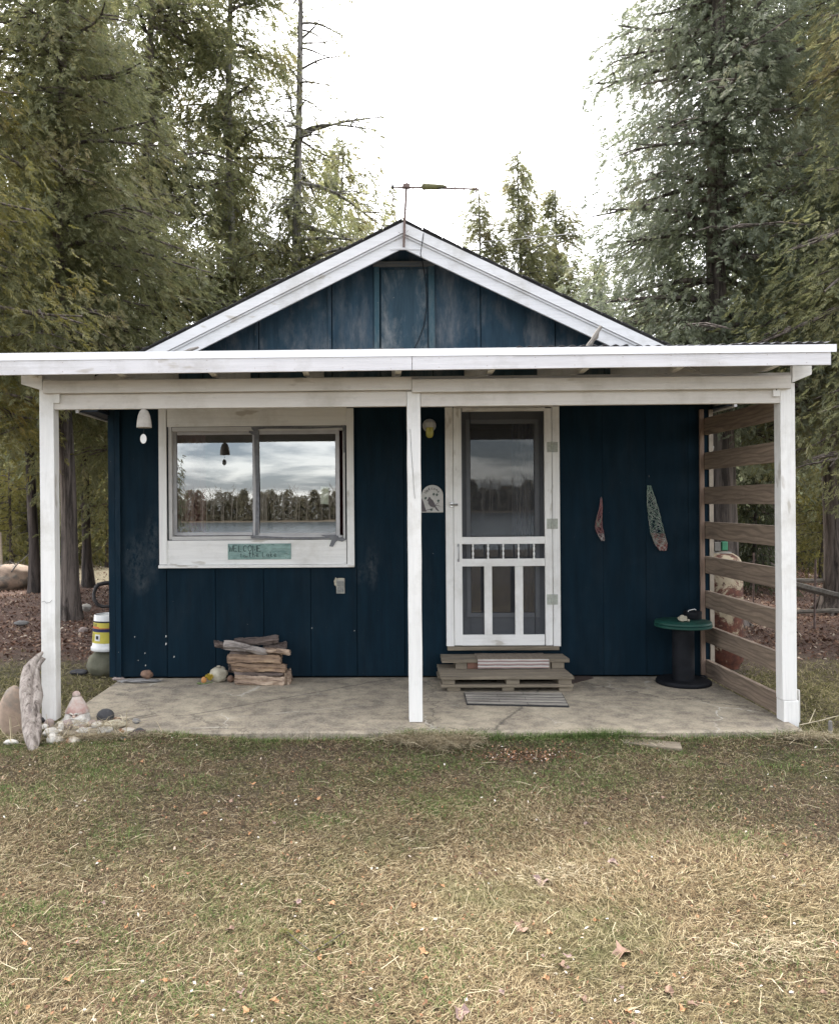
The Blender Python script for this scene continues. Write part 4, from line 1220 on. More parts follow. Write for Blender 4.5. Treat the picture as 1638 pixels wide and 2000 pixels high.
# ------------------------------------------------------------------ antenna on the ridge
RUST = simple('rusty_pipe', (.16,.115,.10), (.09,.06,.05), scale=25, rough=.8, bump=.3)
YA = -.345
pb = P(788.5, 482, YA); ptp = P(794, 357, YA)
an = empty('tv_antenna', (pb.x, YA, pb.z), 'old television antenna on a rusty mast fixed to the gable peak', 'antenna')
MB().tube([tuple(pb), tuple(P(789.5,440,YA)), tuple(ptp)], .0095, 12).build('mast', RUST, an, smooth=True)
MB().tube([tuple(P(768,365,YA-.015)), tuple(P(822,366,YA-.015)), tuple(P(934,369,YA-.015))], .0078, 8).box(P(786,365,YA).x,P(800,365,YA).x,YA-.03,YA+.01,P(790,368,YA).z,P(790,361,YA).z).build('boom', RUST, an)
ALR = simple('dull_aluminium', (.22,.19,.18), (.14,.12,.12), bump=0, rough=.5, metal=.3)
for i, (px, ya, yb, r_) in enumerate(((765.5,318,366,.0038),(767.5,366,404,.0034),(828,335,391,.0042),(858.5,349,382,.0036),(869.5,352,379,.0034),(888,357,374,.0055),(905.5,356,374,.0055),(930,357,374,.006))):
    q0, q1 = P(px+.8,ya,YA-.022), P(px-.6,yb,YA-.022)
    MB().tube([tuple(q0), tuple(q1)], r_, 6).build('element', RUST, an)
MB().rock(tuple(P(766.5,364,YA-.02)), (.008,.008,.022), 1).build('insulator', BLACKP, an)
q0, q1 = P(823,364.5,YA-.015), P(873,365,YA-.015)
MOSSY = simple('mossy_casing', (.17,.165,.06), (.05,.05,.035), scale=16, bump=.5, rough=.95)
MB().tube([tuple(q0), tuple(P(826,364,YA-.015)), tuple(P(850,364.5,YA-.015)), tuple(P(866,364.5,YA-.015)), tuple(q1)], [.012,.025,.022,.016,.006], 12).build('mossy_housing', MOSSY, an, smooth=True)
lk = MB()
for px in (782, 805): lk.tube([tuple(P(px,364,YA-.03)), tuple(P(px,371,YA-.03))], .004, 6)
lk.tube([tuple(P(778,368,YA-.03)), tuple(P(808,369,YA-.03))], .002, 5)
for a_,b_ in (((785,458),(778,453)),((793,463),(799,458)),((785,465),(778,467)),((793,460),(798,466)),((793,454),(797,449))):
    lk.tube([tuple(P(*a_,YA-.012)), tuple(P(*b_,YA-.02))], .0016, 5)
lk.build('clamp', RUST, an)
# antenna lead
Yc = -.34
cab_pts = [(831.5,412,Yc+.1),(829,440,Yc+.02),(826,462,Yc),(821,495,Yc),(824,507,-.28),(828,530,-.04),(832,560,-.03),(833,600,-.03),(828,635,-.03),(818,662,-.03),(806,687,-.03)]
o = MB().tube([tuple(P(*q_)) for q_ in cab_pts], .0032, 6).build('antenna_cable', BLACKP, smooth=True)
thing(o, 'thin black antenna cable hanging down over the gable hatch', 'cable')
# driftwood piece / branch standing on the porch roof
DW = simple('grey_driftwood', (.26,.24,.215), (.13,.12,.105), scale=14, bump=.7, stretch=(1,1,.3), rough=.95)
o = MB().tube([tuple(P(1143,681,YF+.03)), tuple(P(1153,671,YF+.03)), tuple(P(1157,664,YF+.03)), tuple(P(1163,657,YF+.03)), tuple(P(1167,647,YF+.03)), tuple(P(1174,637,YF+.03))], [.010,.018,.013,.020,.012,.010], 7).build('driftwood_piece', DW, smooth=True)
thing(o, 'crooked grey strip of driftwood standing up on the right part of the porch roof', 'driftwood')
o = MB().tube([tuple(P(358,688,YF+.06)), tuple(P(372,683,YF+.06)), tuple(P(388,678,YF+.06))], [.008,.012,.006], 6).build('driftwood_piece', DW, smooth=True)
thing(o, 'short grey wood chip lying on the left part of the porch roof', 'driftwood')
# overhead wire
o = MB().tube([tuple(P(895,474,2.5)), tuple(P(1000,468,6)), tuple(P(1150,452,16))], [.0035,.006,.012], 5).build('overhead_wire', simple('wire_grey', (.25,.25,.24), bump=0))
thing(o, 'thin pale overhead wire running from the cabin roof into the trees', 'wire')

# ------------------------------------------------------------------ left side: bucket, gnome, driftwood, stones
G0 = lambda x, y: float(gz(x, y))
bx_, by_ = -2.415, .44
rockobj('rock', (bx_-.01, by_, .045), (.175,.15,.15), R_MOSS, 'mossy brown stone under the upturned bucket at the cabin corner', 7, amp=.14, sub=4)
bk = empty('bucket', (bx_, by_, .16), 'white plastic bucket with yellow label upside down on a mossy stone', 'bucket')
WPL = simple('bucket_white', (.62,.62,.60), (.50,.50,.48), scale=10, rough=.45, bump=.05)
MB().lathe([(0,.17),(.150,.17),(.152,.175),(.152,.198),(.145,.204),(.140,.21),(.122,.475),(.118,.482),(.112,.482),(.109,.468),(0,.466)], (bx_,by_,0), 40).build('shell', WPL, bk, smooth=True)
def lab(r0, z0_, r1, z1_, th0, th1, m, name, par, off=.0012):
    n_ = 20; V = []; F = []
    for i in range(n_+1):
        th = th0+(th1-th0)*i/n_
        V += [(bx_+(r0+off)*math.cos(th), by_+(r0+off)*math.sin(th), z0_), (bx_+(r1+off)*math.cos(th), by_+(r1+off)*math.sin(th), z1_)]
    for i in range(n_): F.append((2*i, 2*i+2, 2*i+3, 2*i+1))
    return MB().add(V, F).build(name, m, par, fixn=False)
def rz_(z): return .140+(.122-.140)*(z-.21)/(.475-.21)
def lb(z0_, z1_, t0, t1, m, off=.0012, name='label_band'): lab(rz_(z0_), z0_, rz_(z1_), z1_, math.radians(t0), math.radians(t1), m, name, bk, off)
YL = simple('label_yellow', (.50,.43,.05), (.44,.37,.04), bump=0, rough=.5); NVL = cloth('label_navy', (.02,.02,.07)); BKL = cloth('label_black', (.03,.03,.03)); RDL = cloth('label_red', (.45,.12,.05))
lb(.240, .425, 190, 350, YL); lb(.418, .432, 190, 350, BKL, .002); lb(.338, .366, 190, 350, NVL, .002); lb(.367,.374,190,350,RDL,.002)
lb(.385,.412,196,240,simple('label_text', (.35,.30,.04), (.08,.07,.02), scale=260, bump=0),.0022,'label_print'); lb(.25,.325,196,225,simple('label_text2', (.45,.38,.04), (.14,.12,.03), scale=300, bump=0),.0022,'label_print')
lb(.262,.318,232,256,WPL,.0022,'label_print'); lb(.275,.305,238,250,BKL,.0030,'label_print'); lb(.375,.384,196,250,RDL,.0024,'label_print')

# garden gnome
gp_ = P(151, 1410, -1.33); gx_, gy_ = gp_.x, -1.33
gzb = -.03
gn = empty('garden_gnome', (gx_, gy_, gzb), 'faded garden gnome with pinkish pointed hat and white beard among the stones', 'garden gnome')
HATM = MT('faded_pink_hat').set(.8); sp = HATM.n('ShaderNodeSeparateXYZ'); HATM.l(HATM.tc.outputs['Object'], sp.inputs[0])
HATM.color(HATM.mix(HATM.ramp(HATM.noise(12, (1,1,1), 5, .6), [(.4,0.),(.6,1.)]), (.34,.21,.18), (.47,.42,.37))); HATM.bump(HATM.noise(40), .3, .003)
HATM = HATM.m
def noisy(mb, amp, sc, seed):
    o_ = Vector((seed, seed*2, 0))
    mb.v = [tuple(Vector(v)+Vector((mnoise.noise(Vector(v)*sc+o_), mnoise.noise(Vector(v)*sc+o_+Vector((5,0,0))), mnoise.noise(Vector(v)*sc+o_+Vector((0,5,0)))))*amp) for v in mb.v]
    return mb
hb = gzb
GW = simple('gnome_white', (.60,.58,.53), (.34,.31,.27), scale=30, rough=.85, bump=.6)
noisy(MB().lathe([(.0,0),(.072,0),(.086,.02),(.088,.055),(.078,.082),(.066,.098),(.05,.11),(0,.115)], (gx_,gy_,hb), 26), .004, 20, 1).build('body', GW, gn, smooth=True)
noisy(MB().lathe([(0,.095),(.074,.095),(.076,.103),(.067,.122),(.054,.152),(.040,.180),(.028,.200),(0,.206)], (gx_,gy_,hb), 26), .006, 14, 2).build('hat', HATM, gn, smooth=True)
MB().rock((gx_-.004,gy_-.005,hb+.214), (.027,.026,.024), 2, .06).build('hat_pompom', HATM, gn, smooth=True)
FL = simple('gnome_skin', (.50,.38,.31), (.38,.27,.22), scale=30, bump=.2)
fy = gy_-.066
fc = MB().rock((gx_+.004,fy+.012,hb+.088), (.036,.022,.018), 5, .08); fc.build('face', FL, gn, smooth=True)
MB().rock((gx_+.005,fy-.013,hb+.083), (.010,.010,.009), 5, .05).build('nose', FL, gn, smooth=True)
for s_ in (-1, 1):
    MB().rock((gx_+.004+s_*.016,fy-.007,hb+.090), (.005,.004,.004), 1, .0).build('eye', INK, gn, smooth=True)
    MB().tube([(gx_+.004+s_*.004,fy-.011,hb+.098),(gx_+.004+s_*.018,fy-.013,hb+.105),(gx_+.004+s_*.034,fy-.002,hb+.098)], [.004,.006,.003], 7).build('eyebrow', GW, gn, smooth=True)
    MB().tube([(gx_+.004,fy-.018,hb+.072),(gx_+.004+s_*.022,fy-.020,hb+.070),(gx_+.004+s_*.042,fy-.006,hb+.060),(gx_+.004+s_*.052,fy+.004,hb+.066)], [.007,.009,.006,.002], 8).build('moustache', GW, gn, smooth=True)
    MB().rock((gx_+s_*.078,gy_-.02,hb+.035), (.020,.03,.030), 4+s_, .12).build('arm', GW, gn, smooth=True)
noisy(MB().rock((gx_+.004,fy-.002,hb+.040), (.052,.028,.040), 6, .2, 4), .003, 50, 3).build('beard', GW, gn, smooth=True)

# upright driftwood leaning on the left post
DWM = MT('silver_driftwood').set(.85)
g_ = DWM.noise(30, (1,1,.09), 7, .72, .5)
DWM.color(DWM.mix(DWM.ramp(DWM.noise(13, (1,1,.25), 5, .6, off=(3,1,6)), [(.60,0.),(.66,.85)]), DWM.ramp(g_, [(.36,(.045,.034,.027)),(.46,(.20,.168,.145)),(.62,(.35,.31,.275))]), (.13,.105,.095))); DWM.bump(g_, .9, .012); DWM = DWM.m
def pt(px, py, Y): return tuple(P(px, py, Y))
base_y = -1.84
dwr = MB()
dwr.tube([pt(64,1466,-1.86), pt(62,1445,-1.82), pt(60,1425,-1.77), pt(56,1390,-1.69), pt(53,1350,-1.60), pt(54,1322,-1.53), pt(58,1305,-1.50), pt(65,1293,-1.47), pt(74,1282,-1.45), pt(80,1277,-1.42)],
         [.022,.038,.043,.041,.045,.047,.042,.029,.020,.012], 16)
dwr = noisy(dwr, .016, 7, 4); noisy(dwr, .007, 26, 7)
o_root = empty('driftwood_post', pt(62,1460,-1.84), 'tall silvery forked driftwood log leaning against the left porch post', 'driftwood')
dwr.build('stem', DWM, o_root, smooth=True)
noisy(MB().tube([pt(68,1400,-1.68), pt(69,1360,-1.6), pt(69,1330,-1.53), pt(72,1312,-1.49), pt(78,1297,-1.46), pt(85,1285,-1.44), pt(83,1283,-1.43)], [.030,.040,.034,.026,.018,.015,.008], 12), .015, 14, 2).build('fork', DWM, o_root, smooth=True)
noisy(MB().tube([pt(70,1464,-1.84), pt(72,1430,-1.78), pt(76,1395,-1.69)], [.010,.026,.014], 10), .012, 16, 9).build('root', DWM, o_root, smooth=True)

def prock(px0, px1, py0, py1, zb, m, label, seed, amp=.2, yd=1.0, name='rock', cat='rock', sharp=1.3, group=None):
    """stone resting at level zb whose outline fills the pixel box"""
    cxp = (px0+px1)/2
    A = PG(cxp, py1, zb)          # front foot
    Yc = A.y + (px1-px0)/F_*(A.y-CAM.y)*.5*yd
    w = P(px1, py0, Yc).x-P(px0, py0, Yc).x
    top = P(cxp, py0, Yc).z
    h = max(top-zb, .02)
    c = P(cxp, (py0+py1)/2, Yc)
    return rockobj(name, (c.x, Yc, zb+h*.5), (w*.60, w*.58*yd, h*.66), m, label, seed, cat, group, amp, sharp)
prock(4,50,1352,1442,-.05,R_BOULD,'big rounded pinkish boulder behind the driftwood at the left post',3,amp=.10,yd=.8)
prock(87,111,1424,1440,-.02,R_WHITE,'smooth white stone right of the driftwood foot',11)
prock(93,110,1436,1457,-.04,R_WHITE,'upright white stone in front of the rock pile',12)
prock(107,124,1440,1456,-.04,R_RUST,'rust stained stone touching the upright white stone',13)
prock(131,157,1441,1458,-.04,R_RUST,'orange and white stone alone in the grass at the pile front',14)
prock(123,141,1408,1426,.0,R_PINK,'pinkish round stone just below the gnome',15)
prock(115,126,1414,1427,.0,R_WHITE,'small white stone left of the pinkish one below the gnome',16)
prock(76,100,1396,1413,.0,R_DARK,'dark grey stone against the foot of the left post',17)
prock(88,104,1406,1424,-.01,R_PINK,'grey pink stone between the post and the white stones',18)
prock(153,173,1423,1436,-.02,R_WHITE,'cream stone half sunk in dry grass below the gnome',19)
prock(191,218,1421,1437,-.02,R_WHITE,'broad white stone in the middle of the rock pile',20)
prock(205,241,1409,1425,.0,R_CREAM,'flat cream stone in front of the dark round one',21)
prock(233,262,1423,1438,-.03,R_RUST,'orange brown stone at the right end of the pile',22)
prock(191,208,1436,1454,-.05,R_CREAM,'pointed pale stone at the front of the pile',23)
prock(74,82,1416,1428,-.02,R_WHITE,'small white stone at the driftwood foot',24)
prock(172,188,1408,1422,.0,R_PINK,'tan stone at the right foot of the gnome',25)
prock(126,150,1426,1436,-.03,R_CREAM,'flat pale stone below the pinkish stone in the pile',26)
prock(215,234,1438,1454,-.05,R_BROWN,'reddish brown stone at the lower right of the pile',27)
prock(222,234,1401,1410,.0,R_BROWN,'small red stone behind the pile on the slab edge',28)
prock(262,282,1425,1440,-.03,R_DARK,'black angular stone above the maroon one at the pile end',29)
prock(10,34,1446,1458,-.05,R_WHITE,'long white stone lying left of the driftwood',30,yd=.5)
prock(192,220,1388,1413,.0,R_DARK,'round black ball shaped stone on the slab corner by the gnome',31,amp=.04)
rr = random.Random(21)
for k_ in range(24):
    px = rr.uniform(84, 268); py = rr.uniform(1412, 1450); sz_ = rr.uniform(9, 17)
    prock(px-sz_/2, px+sz_/2, py-sz_*.75, py, .0 if py < 1430 else -.03, rr.choice((R_WHITE,R_WHITE,R_CREAM,R_PINK,R_GREY)), 'small stone among the many loose ones of the rock pile', 60+k_, group='loose stones of the rock pile')
p0 = PG(250,1452,-.04); p1 = PG(283,1446,-.04)
o = noisy(MB().tube([(p0.x,p0.y+.03,-.015),(p0.x+.01,p0.y+.032,-.012),((p0.x+p1.x)/2,p1.y+.02,-.01),(p1.x,p1.y+.03,-.008)], [.024,.031,.030,.026], 14), .006, 20, 1).build('rock', R_MAROON, smooth=True)
thing(o, 'maroon cylindrical stone at the right end of the rock pile', 'rock')

# plank in the grass in front of the slab
c4 = [PG(1216,1452,-.02), PG(1332,1464,-.02), PG(1328,1452,-.02), PG(1216,1440,-.02)]
o = quadslab(c4, -.035, -.014).build('plank', PAL, bevel=.003); thing(o, 'weathered grey plank sunk in the grass before the slab', 'plank')
o = quadslab([PG(1207,1436,.0), PG(1300,1436,.0), PG(1300,1431,.0), PG(1207,1431,.0)], -.03, -.004).build('plank', PAL, bevel=.003); thing(o, 'thin pale board tucked against the slab edge', 'plank')
# wood stake stub right of the right post
p = PG(1621,1432,-.05)
o = MB().lathe([(.014,-.02),(.013,.05),(.012,.075),(.004,.082)], (p.x,p.y,-.05), 9).build('stake', DW); thing(o, 'short grey stake stub in the grass right of the right post', 'stake')

# propane cylinder at the right of the cabin
t = MT('rusty_white_paint').set(.7)
n1 = t.noise(5, (1,1,1), 7, .72, .6); n2 = t.noise(16, (1,1,1), 5, .75, off=(4,4,1))
sp = t.n('ShaderNodeSeparateXYZ'); t.l(t.tc.outputs['Object'], sp.inputs[0])
mr = t.n('ShaderNodeMapRange'); t.l(sp.outputs[2], mr.inputs[0]); mr.inputs[1].default_value = .9; mr.inputs[2].default_value = .0; mr.inputs[3].default_value = -.10; mr.inputs[4].default_value = .10
ad_ = t.n('ShaderNodeMath', operation='ADD'); t.l(n1, ad_.inputs[0]); t.l(mr.outputs[0], ad_.inputs[1])
pc_ = t.ramp(n2, [(.3,(.27,.215,.14)),(.7,(.40,.34,.24))])
c = t.mix(t.ramp(ad_.outputs[0], [(.43,0.),(.49,1.)]), pc_, t.ramp(n2, [(.35,(.040,.013,.009)),(.65,(.14,.045,.025))]))
t.color(c); t.bump(n2, .4, .004)
gx2, gy2 = P(1424,1200,.42).x, .60
gcy = empty('gas_cylinder', (gx2, gy2, -.05), 'rusty cream gas cylinder standing outside the slatted side', 'gas cylinder')
zt_ = 1.03; R2 = .185
prof = [(0,-.04),(.15,-.04),(.16,.0),(R2,.03),(R2,.86),(.178,.90),(.155,.945),(.11,.975),(.06,.99),(0,.993)]
MB().lathe(prof, (gx2,gy2,0), 40).build('tank', t.m, gcy, smooth=True)
MB().lathe([(.09,.966),(.092,.966),(.092,.99),(.088,.99)], (gx2,gy2,0), 24).build('collar', simple('galv_ring', (.3,.29,.27), bump=.1), gcy)
GRV = simple('regulator_green', (.03,.20,.10), (.02,.14,.07), bump=0, rough=.4)
MB().box(gx2-.005,gx2+.05,gy2-.05,gy2-.01,1.005,1.085).build('regulator', GRV, gcy, bevel=.008)
MB().box(gx2-.065,gx2-.01,gy2-.04,gy2,1.0,1.08).lathe([(.018,.99),(.018,1.06)], (gx2-.03,gy2+.0,0), 12).build('valve', simple('brass_grey', (.20,.19,.17), bump=0, metal=.4), gcy, bevel=.004)
o = MB().tube([(XR+.03,.35,.1),(XR+.03,.35,1.0),(XR+.03,.30,1.4),(XR+.03,.05,1.9)], .008, 7).build('gas_pipe', simple('white_pipe', (.5,.49,.45), bump=0)); thing(o, 'thin pale pipe running up the cabin side wall behind the slats', 'pipe')

# split rail fence, right
FENC = raw_wood('rail_wood', 'x', (.24,.215,.18), (.07,.06,.05), rings=False)
fe = empty('rail_fence', (P(1620,1300,3).x, 2.9, 0), 'low weathered split rail fence running off to the right beside the trees', 'fence')
def rail(p0_, p1_, r_, seed):
    A, B = Vector(p0_), Vector(p1_)
    n_ = 16
    pts = [A.lerp(B, i/n_)+Vector((0, 0, .005*math.sin(i*.7+seed))) for i in range(n_+1)]
    noisy(MB().tube([tuple(q_) for q_ in pts], r_*.85, 6), .008, 6, seed).build('rail', FENC, fe, smooth=True)
rail(P(1545,1142,2.6), P(1760,1192,1.5), .048, 1)
rail(P(1440,1198,3.6)+Vector((0,0,.0)), P(1760,1327,1.3), .042, 2)
rail(P(1540,1133,4.2), P(1760,1136,3.8), .035, 3)
rail(P(1540,1195,4.0), P(1760,1190,3.6), .035, 4)
for q_ in (P(1590,1250,2.9), P(1470,1200,4.2)):
    MB().tube([(q_.x,q_.y,-.1),(q_.x+.02,q_.y,.75)], .012, 6).build('stake', RUST, fe)

# left background: boulder, bent tube, corrugated pipe, stones
Yb2 = 7.6
pbl = PG(20,1152,.03)
rockobj('boulder', (P(12,1130,pbl.y+.3).x, pbl.y+.3, .19), (.50,.4,.27), R_BOULD, 'large rounded granite boulder in the clearing at the far left', 5, amp=.14, sub=4)
tubep = [(228,1138,4.6),(205,1139,4.5),(192,1142,4.45),(186,1150,4.4),(183,1160,4.35),(184,1171,4.3),(190,1181,4.3),(200,1185,4.3),(228,1183,4.3)]
o = MB().tube([tuple(P(*q_)) for q_ in tubep], [.03,.03,.03,.026,.024,.024,.026,.024,.022], 9).build('bent_tube', simple('black_tube', (.05,.045,.045), (.03,.028,.028), scale=20), smooth=True)
thing(o, 'black bent tube curling out behind the left wall of the cabin', 'tube')
for k in range(1):
    a_ = P(142,1143,8.4); b_ = P(172,1145,8.2)
    prof = []
    L = (b_-a_).length; n_ = 40
    pts = [tuple(a_.lerp(b_, i/n_)) for i in range(n_+1)]
    o = MB().tube(pts, [.075+.012*math.sin(i*1.6) for i in range(n_+1)], 14).build('drain_pipe', simple('pale_blue_pipe', (.55,.62,.66), (.35,.42,.48), bump=0), smooth=False)
    thing(o, 'pale blue corrugated drain pipe lying in the clearing behind the tree trunks', 'pipe')
rockobj('rock', (P(168,1174,3.9).x, 3.9, .10), (.07,.05,.05), R_WHITE, 'pale stone on the litter between the two left trunks', 41, amp=.25)
rockobj('rock', (P(163,1227,2.6).x, 2.6, -.0), (.06,.05,.035), R_PINK, 'greyish stone by the root of the broad left trunk', 42, amp=.25)
rockobj('rock', (P(42,1213,3.2).x, 3.2, .0), (.09,.05,.03), R_GREY, 'flat grey stone on the forest litter left of the post', 43, amp=.25)
p = PG(150,1318,-.04)
rockobj('rock', (p.x, p.y+.05, -.03), (.075,.045,.028), R_DARK, 'small dark stone in the grass left of the mossy bucket stone', 44, amp=.3)
o = MB().tube([tuple(P(14,1128,6.9)), tuple(P(32,1104,6.9)), tuple(P(56,1082,6.9))], [.014,.01,.006], 6).tube([tuple(P(32,1104,6.9)), tuple(P(18,1096,6.9))], [.009,.005], 5).build('dead_stick', BARKG); thing(o, 'pale dead forked stick propped behind the big boulder', 'stick')
o = MB().tube([tuple(P(4,1118,7.2)), tuple(P(1,1040,7.2))], [.022,.018], 8).build('wooden_stake', simple('pale_stake', (.42,.36,.28), bump=.3)); thing(o, 'pale upright wooden stake at the far left edge by the boulder', 'stake')
# ------------------------------------------------------------------ trees
RNG = np.random.default_rng(11)
def spray_template(kind, rng):
    """flat drooping cedar spray / fir twig of narrow kites, unit length along +x, in the xy plane"""
    V = []; T = []
    def kite(p, d, l, w):
        d = d/np.linalg.norm(d); n = np.array([-d[1], d[0], 0])
        zj = rng.uniform(-.12, .12)*l
        b = len(V)
        V.extend([p, p+d*l*.45+n*w+np.array([0,0,zj]), p+d*l+np.array([0,0,zj*1.5]), p+d*l*.45-n*w+np.array([0,0,-zj])])
        T.extend([(b,b+1,b+2),(b,b+2,b+3)])
    if kind == 'cedar':
        for i in range(5):
            t = .08+.18*i
            p = np.array([t, 0, .05*math.sin(i*2)])
            for s in (-1, 1):
                l = (.50-.30*t)*rng.uniform(.75, 1.2)
                kite(p, np.array([math.cos(.6), s*math.sin(.6), 0]), l*1.1, .042)
        kite(np.array([.6,0,0]), np.array([1,0,0.]), .5, .042)
    else:
        for i in range(7):
            t = .05+.13*i
            for s in (-1, 1):
                kite(np.array([t,0,0.]), np.array([.75, s*.66, 0]), (.36-.22*t)*rng.uniform(.8,1.2), .045)
        kite(np.array([0,0,0.]), np.array([1,0,0.]), 1.05, .03)
    return np.array(V), np.array(T)
def place_sprays(pos, dirs, ups, size, kind, rng):
    """instances of the template as one mesh"""
    Vt, Tt = spray_template(kind, rng)
    d = dirs/np.linalg.norm(dirs, axis=1, keepdims=True)
    s = np.cross(ups, d); s /= np.maximum(np.linalg.norm(s, axis=1, keepdims=True), 1e-6)
    u = np.cross(d, s)
    V = pos[:,None,:] + size[:,None,None]*(Vt[None,:,0:1]*d[:,None,:]+Vt[None,:,1:2]*s[:,None,:]+Vt[None,:,2:3]*u[:,None,:])
    # droop of the tips
    V[:,:,2] -= size[:,None]*0.22*(Vt[None,:,0]**2)
    n = len(pos)
    T = Tt[None,:,:]+(np.arange(n)*len(Vt))[:,None,None]
    return V.reshape(-1,3), T.reshape(-1,3)

def tree(name, label, cat, base, H, R, z0, leaf, bark, seed, n_br=70, per_m=26, spray=.24, kind='cedar', trunk_r=.12, prof=None, group=None, droop=.30, gap=.0, lean=(0,0), bare_top=0, asym=None, dens=3.1, sps=.54):
    rng = np.random.default_rng(seed); rr = random.Random(seed)
    bx, by = base; bz = float(gz(bx, by))-.05
    root = empty(name, (bx, by, bz+.05), label, cat, group)
    def axis_pt(h):
        return np.array([bx+lean[0]*h+.05*math.sin(h*.7+seed), by+lean[1]*h+.05*math.cos(h*.6+seed), bz+h])
    hs = np.linspace(0, H, 16)
    tr = MB()
    rad = [trunk_r*(1-.9*h/H)*(1+ .9*math.exp(-h*5)) + .006 for h in hs]
    hh = [0, .08, .2, .45]+list(hs[1:])
    rad = [trunk_r*(1-.9*h/H)*(1+.8*math.exp(-h*4.5))+.006 for h in hh]
    tr.tube([tuple(axis_pt(h)) for h in hh], rad, 14)
    if trunk_r > .08:
        for k in range(5):     # root flares
            a = 2*math.pi*k/5+rr.uniform(-.4,.4)
            pts = [(bx+math.cos(a)*trunk_r*q, by+math.sin(a)*trunk_r*q, bz+.05+z) for q, z in ((.5,.34),(1.05,.13),(1.7,.02),(2.6,-.05))]
            tr.tube(pts, [trunk_r*.42, trunk_r*.34, trunk_r*.24, trunk_r*.1], 8)
    noisy(tr, .02, 5, seed)
    if prof is None: prof = lambda u: (1-u)**.75*(.35+.65*min(1, u/.22+.35))
    br = tr
    P_, D_, U_, S_ = [], [], [], []
    for i in range(n_br):
        u = (i+rr.random())/n_br
        u = u**.95
        h = z0+(H-z0)*u
        az = rr.uniform(0, 2*math.pi)
        L = R*prof(u)*rr.choice((.55,.75,.9,1,1.05,1.15))*rr.uniform(.85,1.1)
        if asym: L *= 1+asym[1]*math.cos(az-asym[0])
        if gap and rr.random() < gap: L *= .35
        L = max(L, .12)
        up0 = rr.uniform(-.15, .25)+.35*u
        o = axis_pt(h)
        dxy = np.array([math.cos(az), math.sin(az), 0])
        side = np.array([-dxy[1], dxy[0], 0])
        def bp(t): return o+dxy*L*t+np.array([0,0, L*(up0*t-droop*2*t*t+droop*1.1*t**3)])+side*L*.08*math.sin(t*4+i)
        npt = 7
        pts = [tuple(bp(t)) for t in np.linspace(0, .95, npt)]
        r0 = max(.006, min(trunk_r*.28, .012+.012*L))
        br.tube(pts, [r0*(1-.8*t)+.002 for t in np.linspace(0,1,npt)], 5, cap=False)
        nt_ = rr.randint(3, 6)
        for k in range(nt_):        # side twigs
            t0 = rr.uniform(.2,.85); s_ = rr.choice((-1,1))
            q0 = bp(t0); l2 = L*rr.uniform(.15,.35)
            q1 = q0+dxy*l2*.6+side*s_*l2*.8+np.array([0,0,-l2*.25])
            br.tube([tuple(q0), tuple((q0+q1)/2+np.array([0,0,l2*.06])), tuple(q1)], [r0*.4,r0*.3,.0025], 4, cap=False)
        if bare_top and u > bare_top and rr.random() < .75: continue
        m = int(per_m*dens*L*(1+.35*L))+5
        t = rng.random(m)**.8
        clump = rng.integers(0, 5, m)
        lat = (rng.random(m)-.5)*2*(.10+.42*L*(1-.55*t))*(.55+.45*np.cos(clump*1.7+t*9))
        pos = np.array([bp(x) for x in t])+side*lat[:,None]+np.stack([np.zeros(m), np.zeros(m), rng.normal(0,.12+.085*L, m)-.12*np.abs(lat)],1)
        dd = dxy*(.6+.5*rng.random((m,1)))+side*(np.sign(lat)*.7*rng.random(m))[:,None]+rng.normal(0,.35,(m,3))
        dd[:,2] -= .15+.85*rng.random(m)
        uu = np.stack([rng.normal(0,.55,m), rng.normal(0,.55,m), np.ones(m)*.8],1)+dxy*.5
        P_.append(pos); D_.append(dd); U_.append(uu); S_.append(spray*sps*(.6+.75*rng.random(m)))
    br.build('trunk', bark, root, smooth=True)
    V, T = place_sprays(np.concatenate(P_), np.concatenate(D_), np.concatenate(U_), np.concatenate(S_), kind, rng)
    tri_object('crown', V, T, leaf, root)
    return root

def at(px, D): 
    """ground position under pixel column px at distance D from the camera plane"""
    q = P(px, 1000, CAM.y+D); return (q.x, q.y)
colprof = lambda u: (1-u)**.55*(.55+.45*min(1, u/.12+.2))
# left
tree('cedar_tree', 'big cedar with broad furrowed trunk just right of the left porch post', 'tree', at(128,10.35), 13.0, 2.15, 2.7, LEAF_OLIVE, BARK, 1, n_br=175, per_m=32, trunk_r=.105, prof=colprof)
tree('cedar_tree', 'cedar with dark thin trunk at the far left beside the boulder', 'tree', at(64,13.2), 12.0, 1.9, 2.5, LEAF_OLIVE, BARKD, 2, n_br=95, per_m=26, trunk_r=.08, prof=colprof)
tree('cedar_tree', 'cedar with slim dark trunk between the broad trunk and the cabin wall', 'tree', at(173,13.9), 12.0, 1.9, 2.7, LEAF_GREEN, BARKD, 3, n_br=90, per_m=26, trunk_r=.078, prof=colprof, lean=(-.006,0))
tree('cedar_tree', 'yellowish cedar leaning in at the left edge in front of the others', 'tree', (-5.35, 1.7), 9.5, 2.25, 2.5, LEAF_YEL, BARK, 4, n_br=110, per_m=30, spray=.22, trunk_r=.13, prof=colprof)
tree('cedar_tree', 'tall cedar with straight trunk rising behind the left roof slope', 'tree', at(458,14.6), 14.5, 2.35, 1.5, LEAF_OLIVE, BARKG, 5, n_br=140, per_m=26, trunk_r=.11, prof=lambda u: (1-u)**.62, gap=.12, sps=.68, dens=3.4)
tree('cedar_tree', 'olive cedar filling the gap between the left corner trees and the roof slope', 'tree', at(300,13.4), 12.5, 2.7, 1.5, LEAF_OLIVE, BARK, 6, n_br=140, per_m=26, sps=.65, trunk_r=.13, prof=lambda u: (1-u)**.62*(.6+.4*min(1,u/.15)))
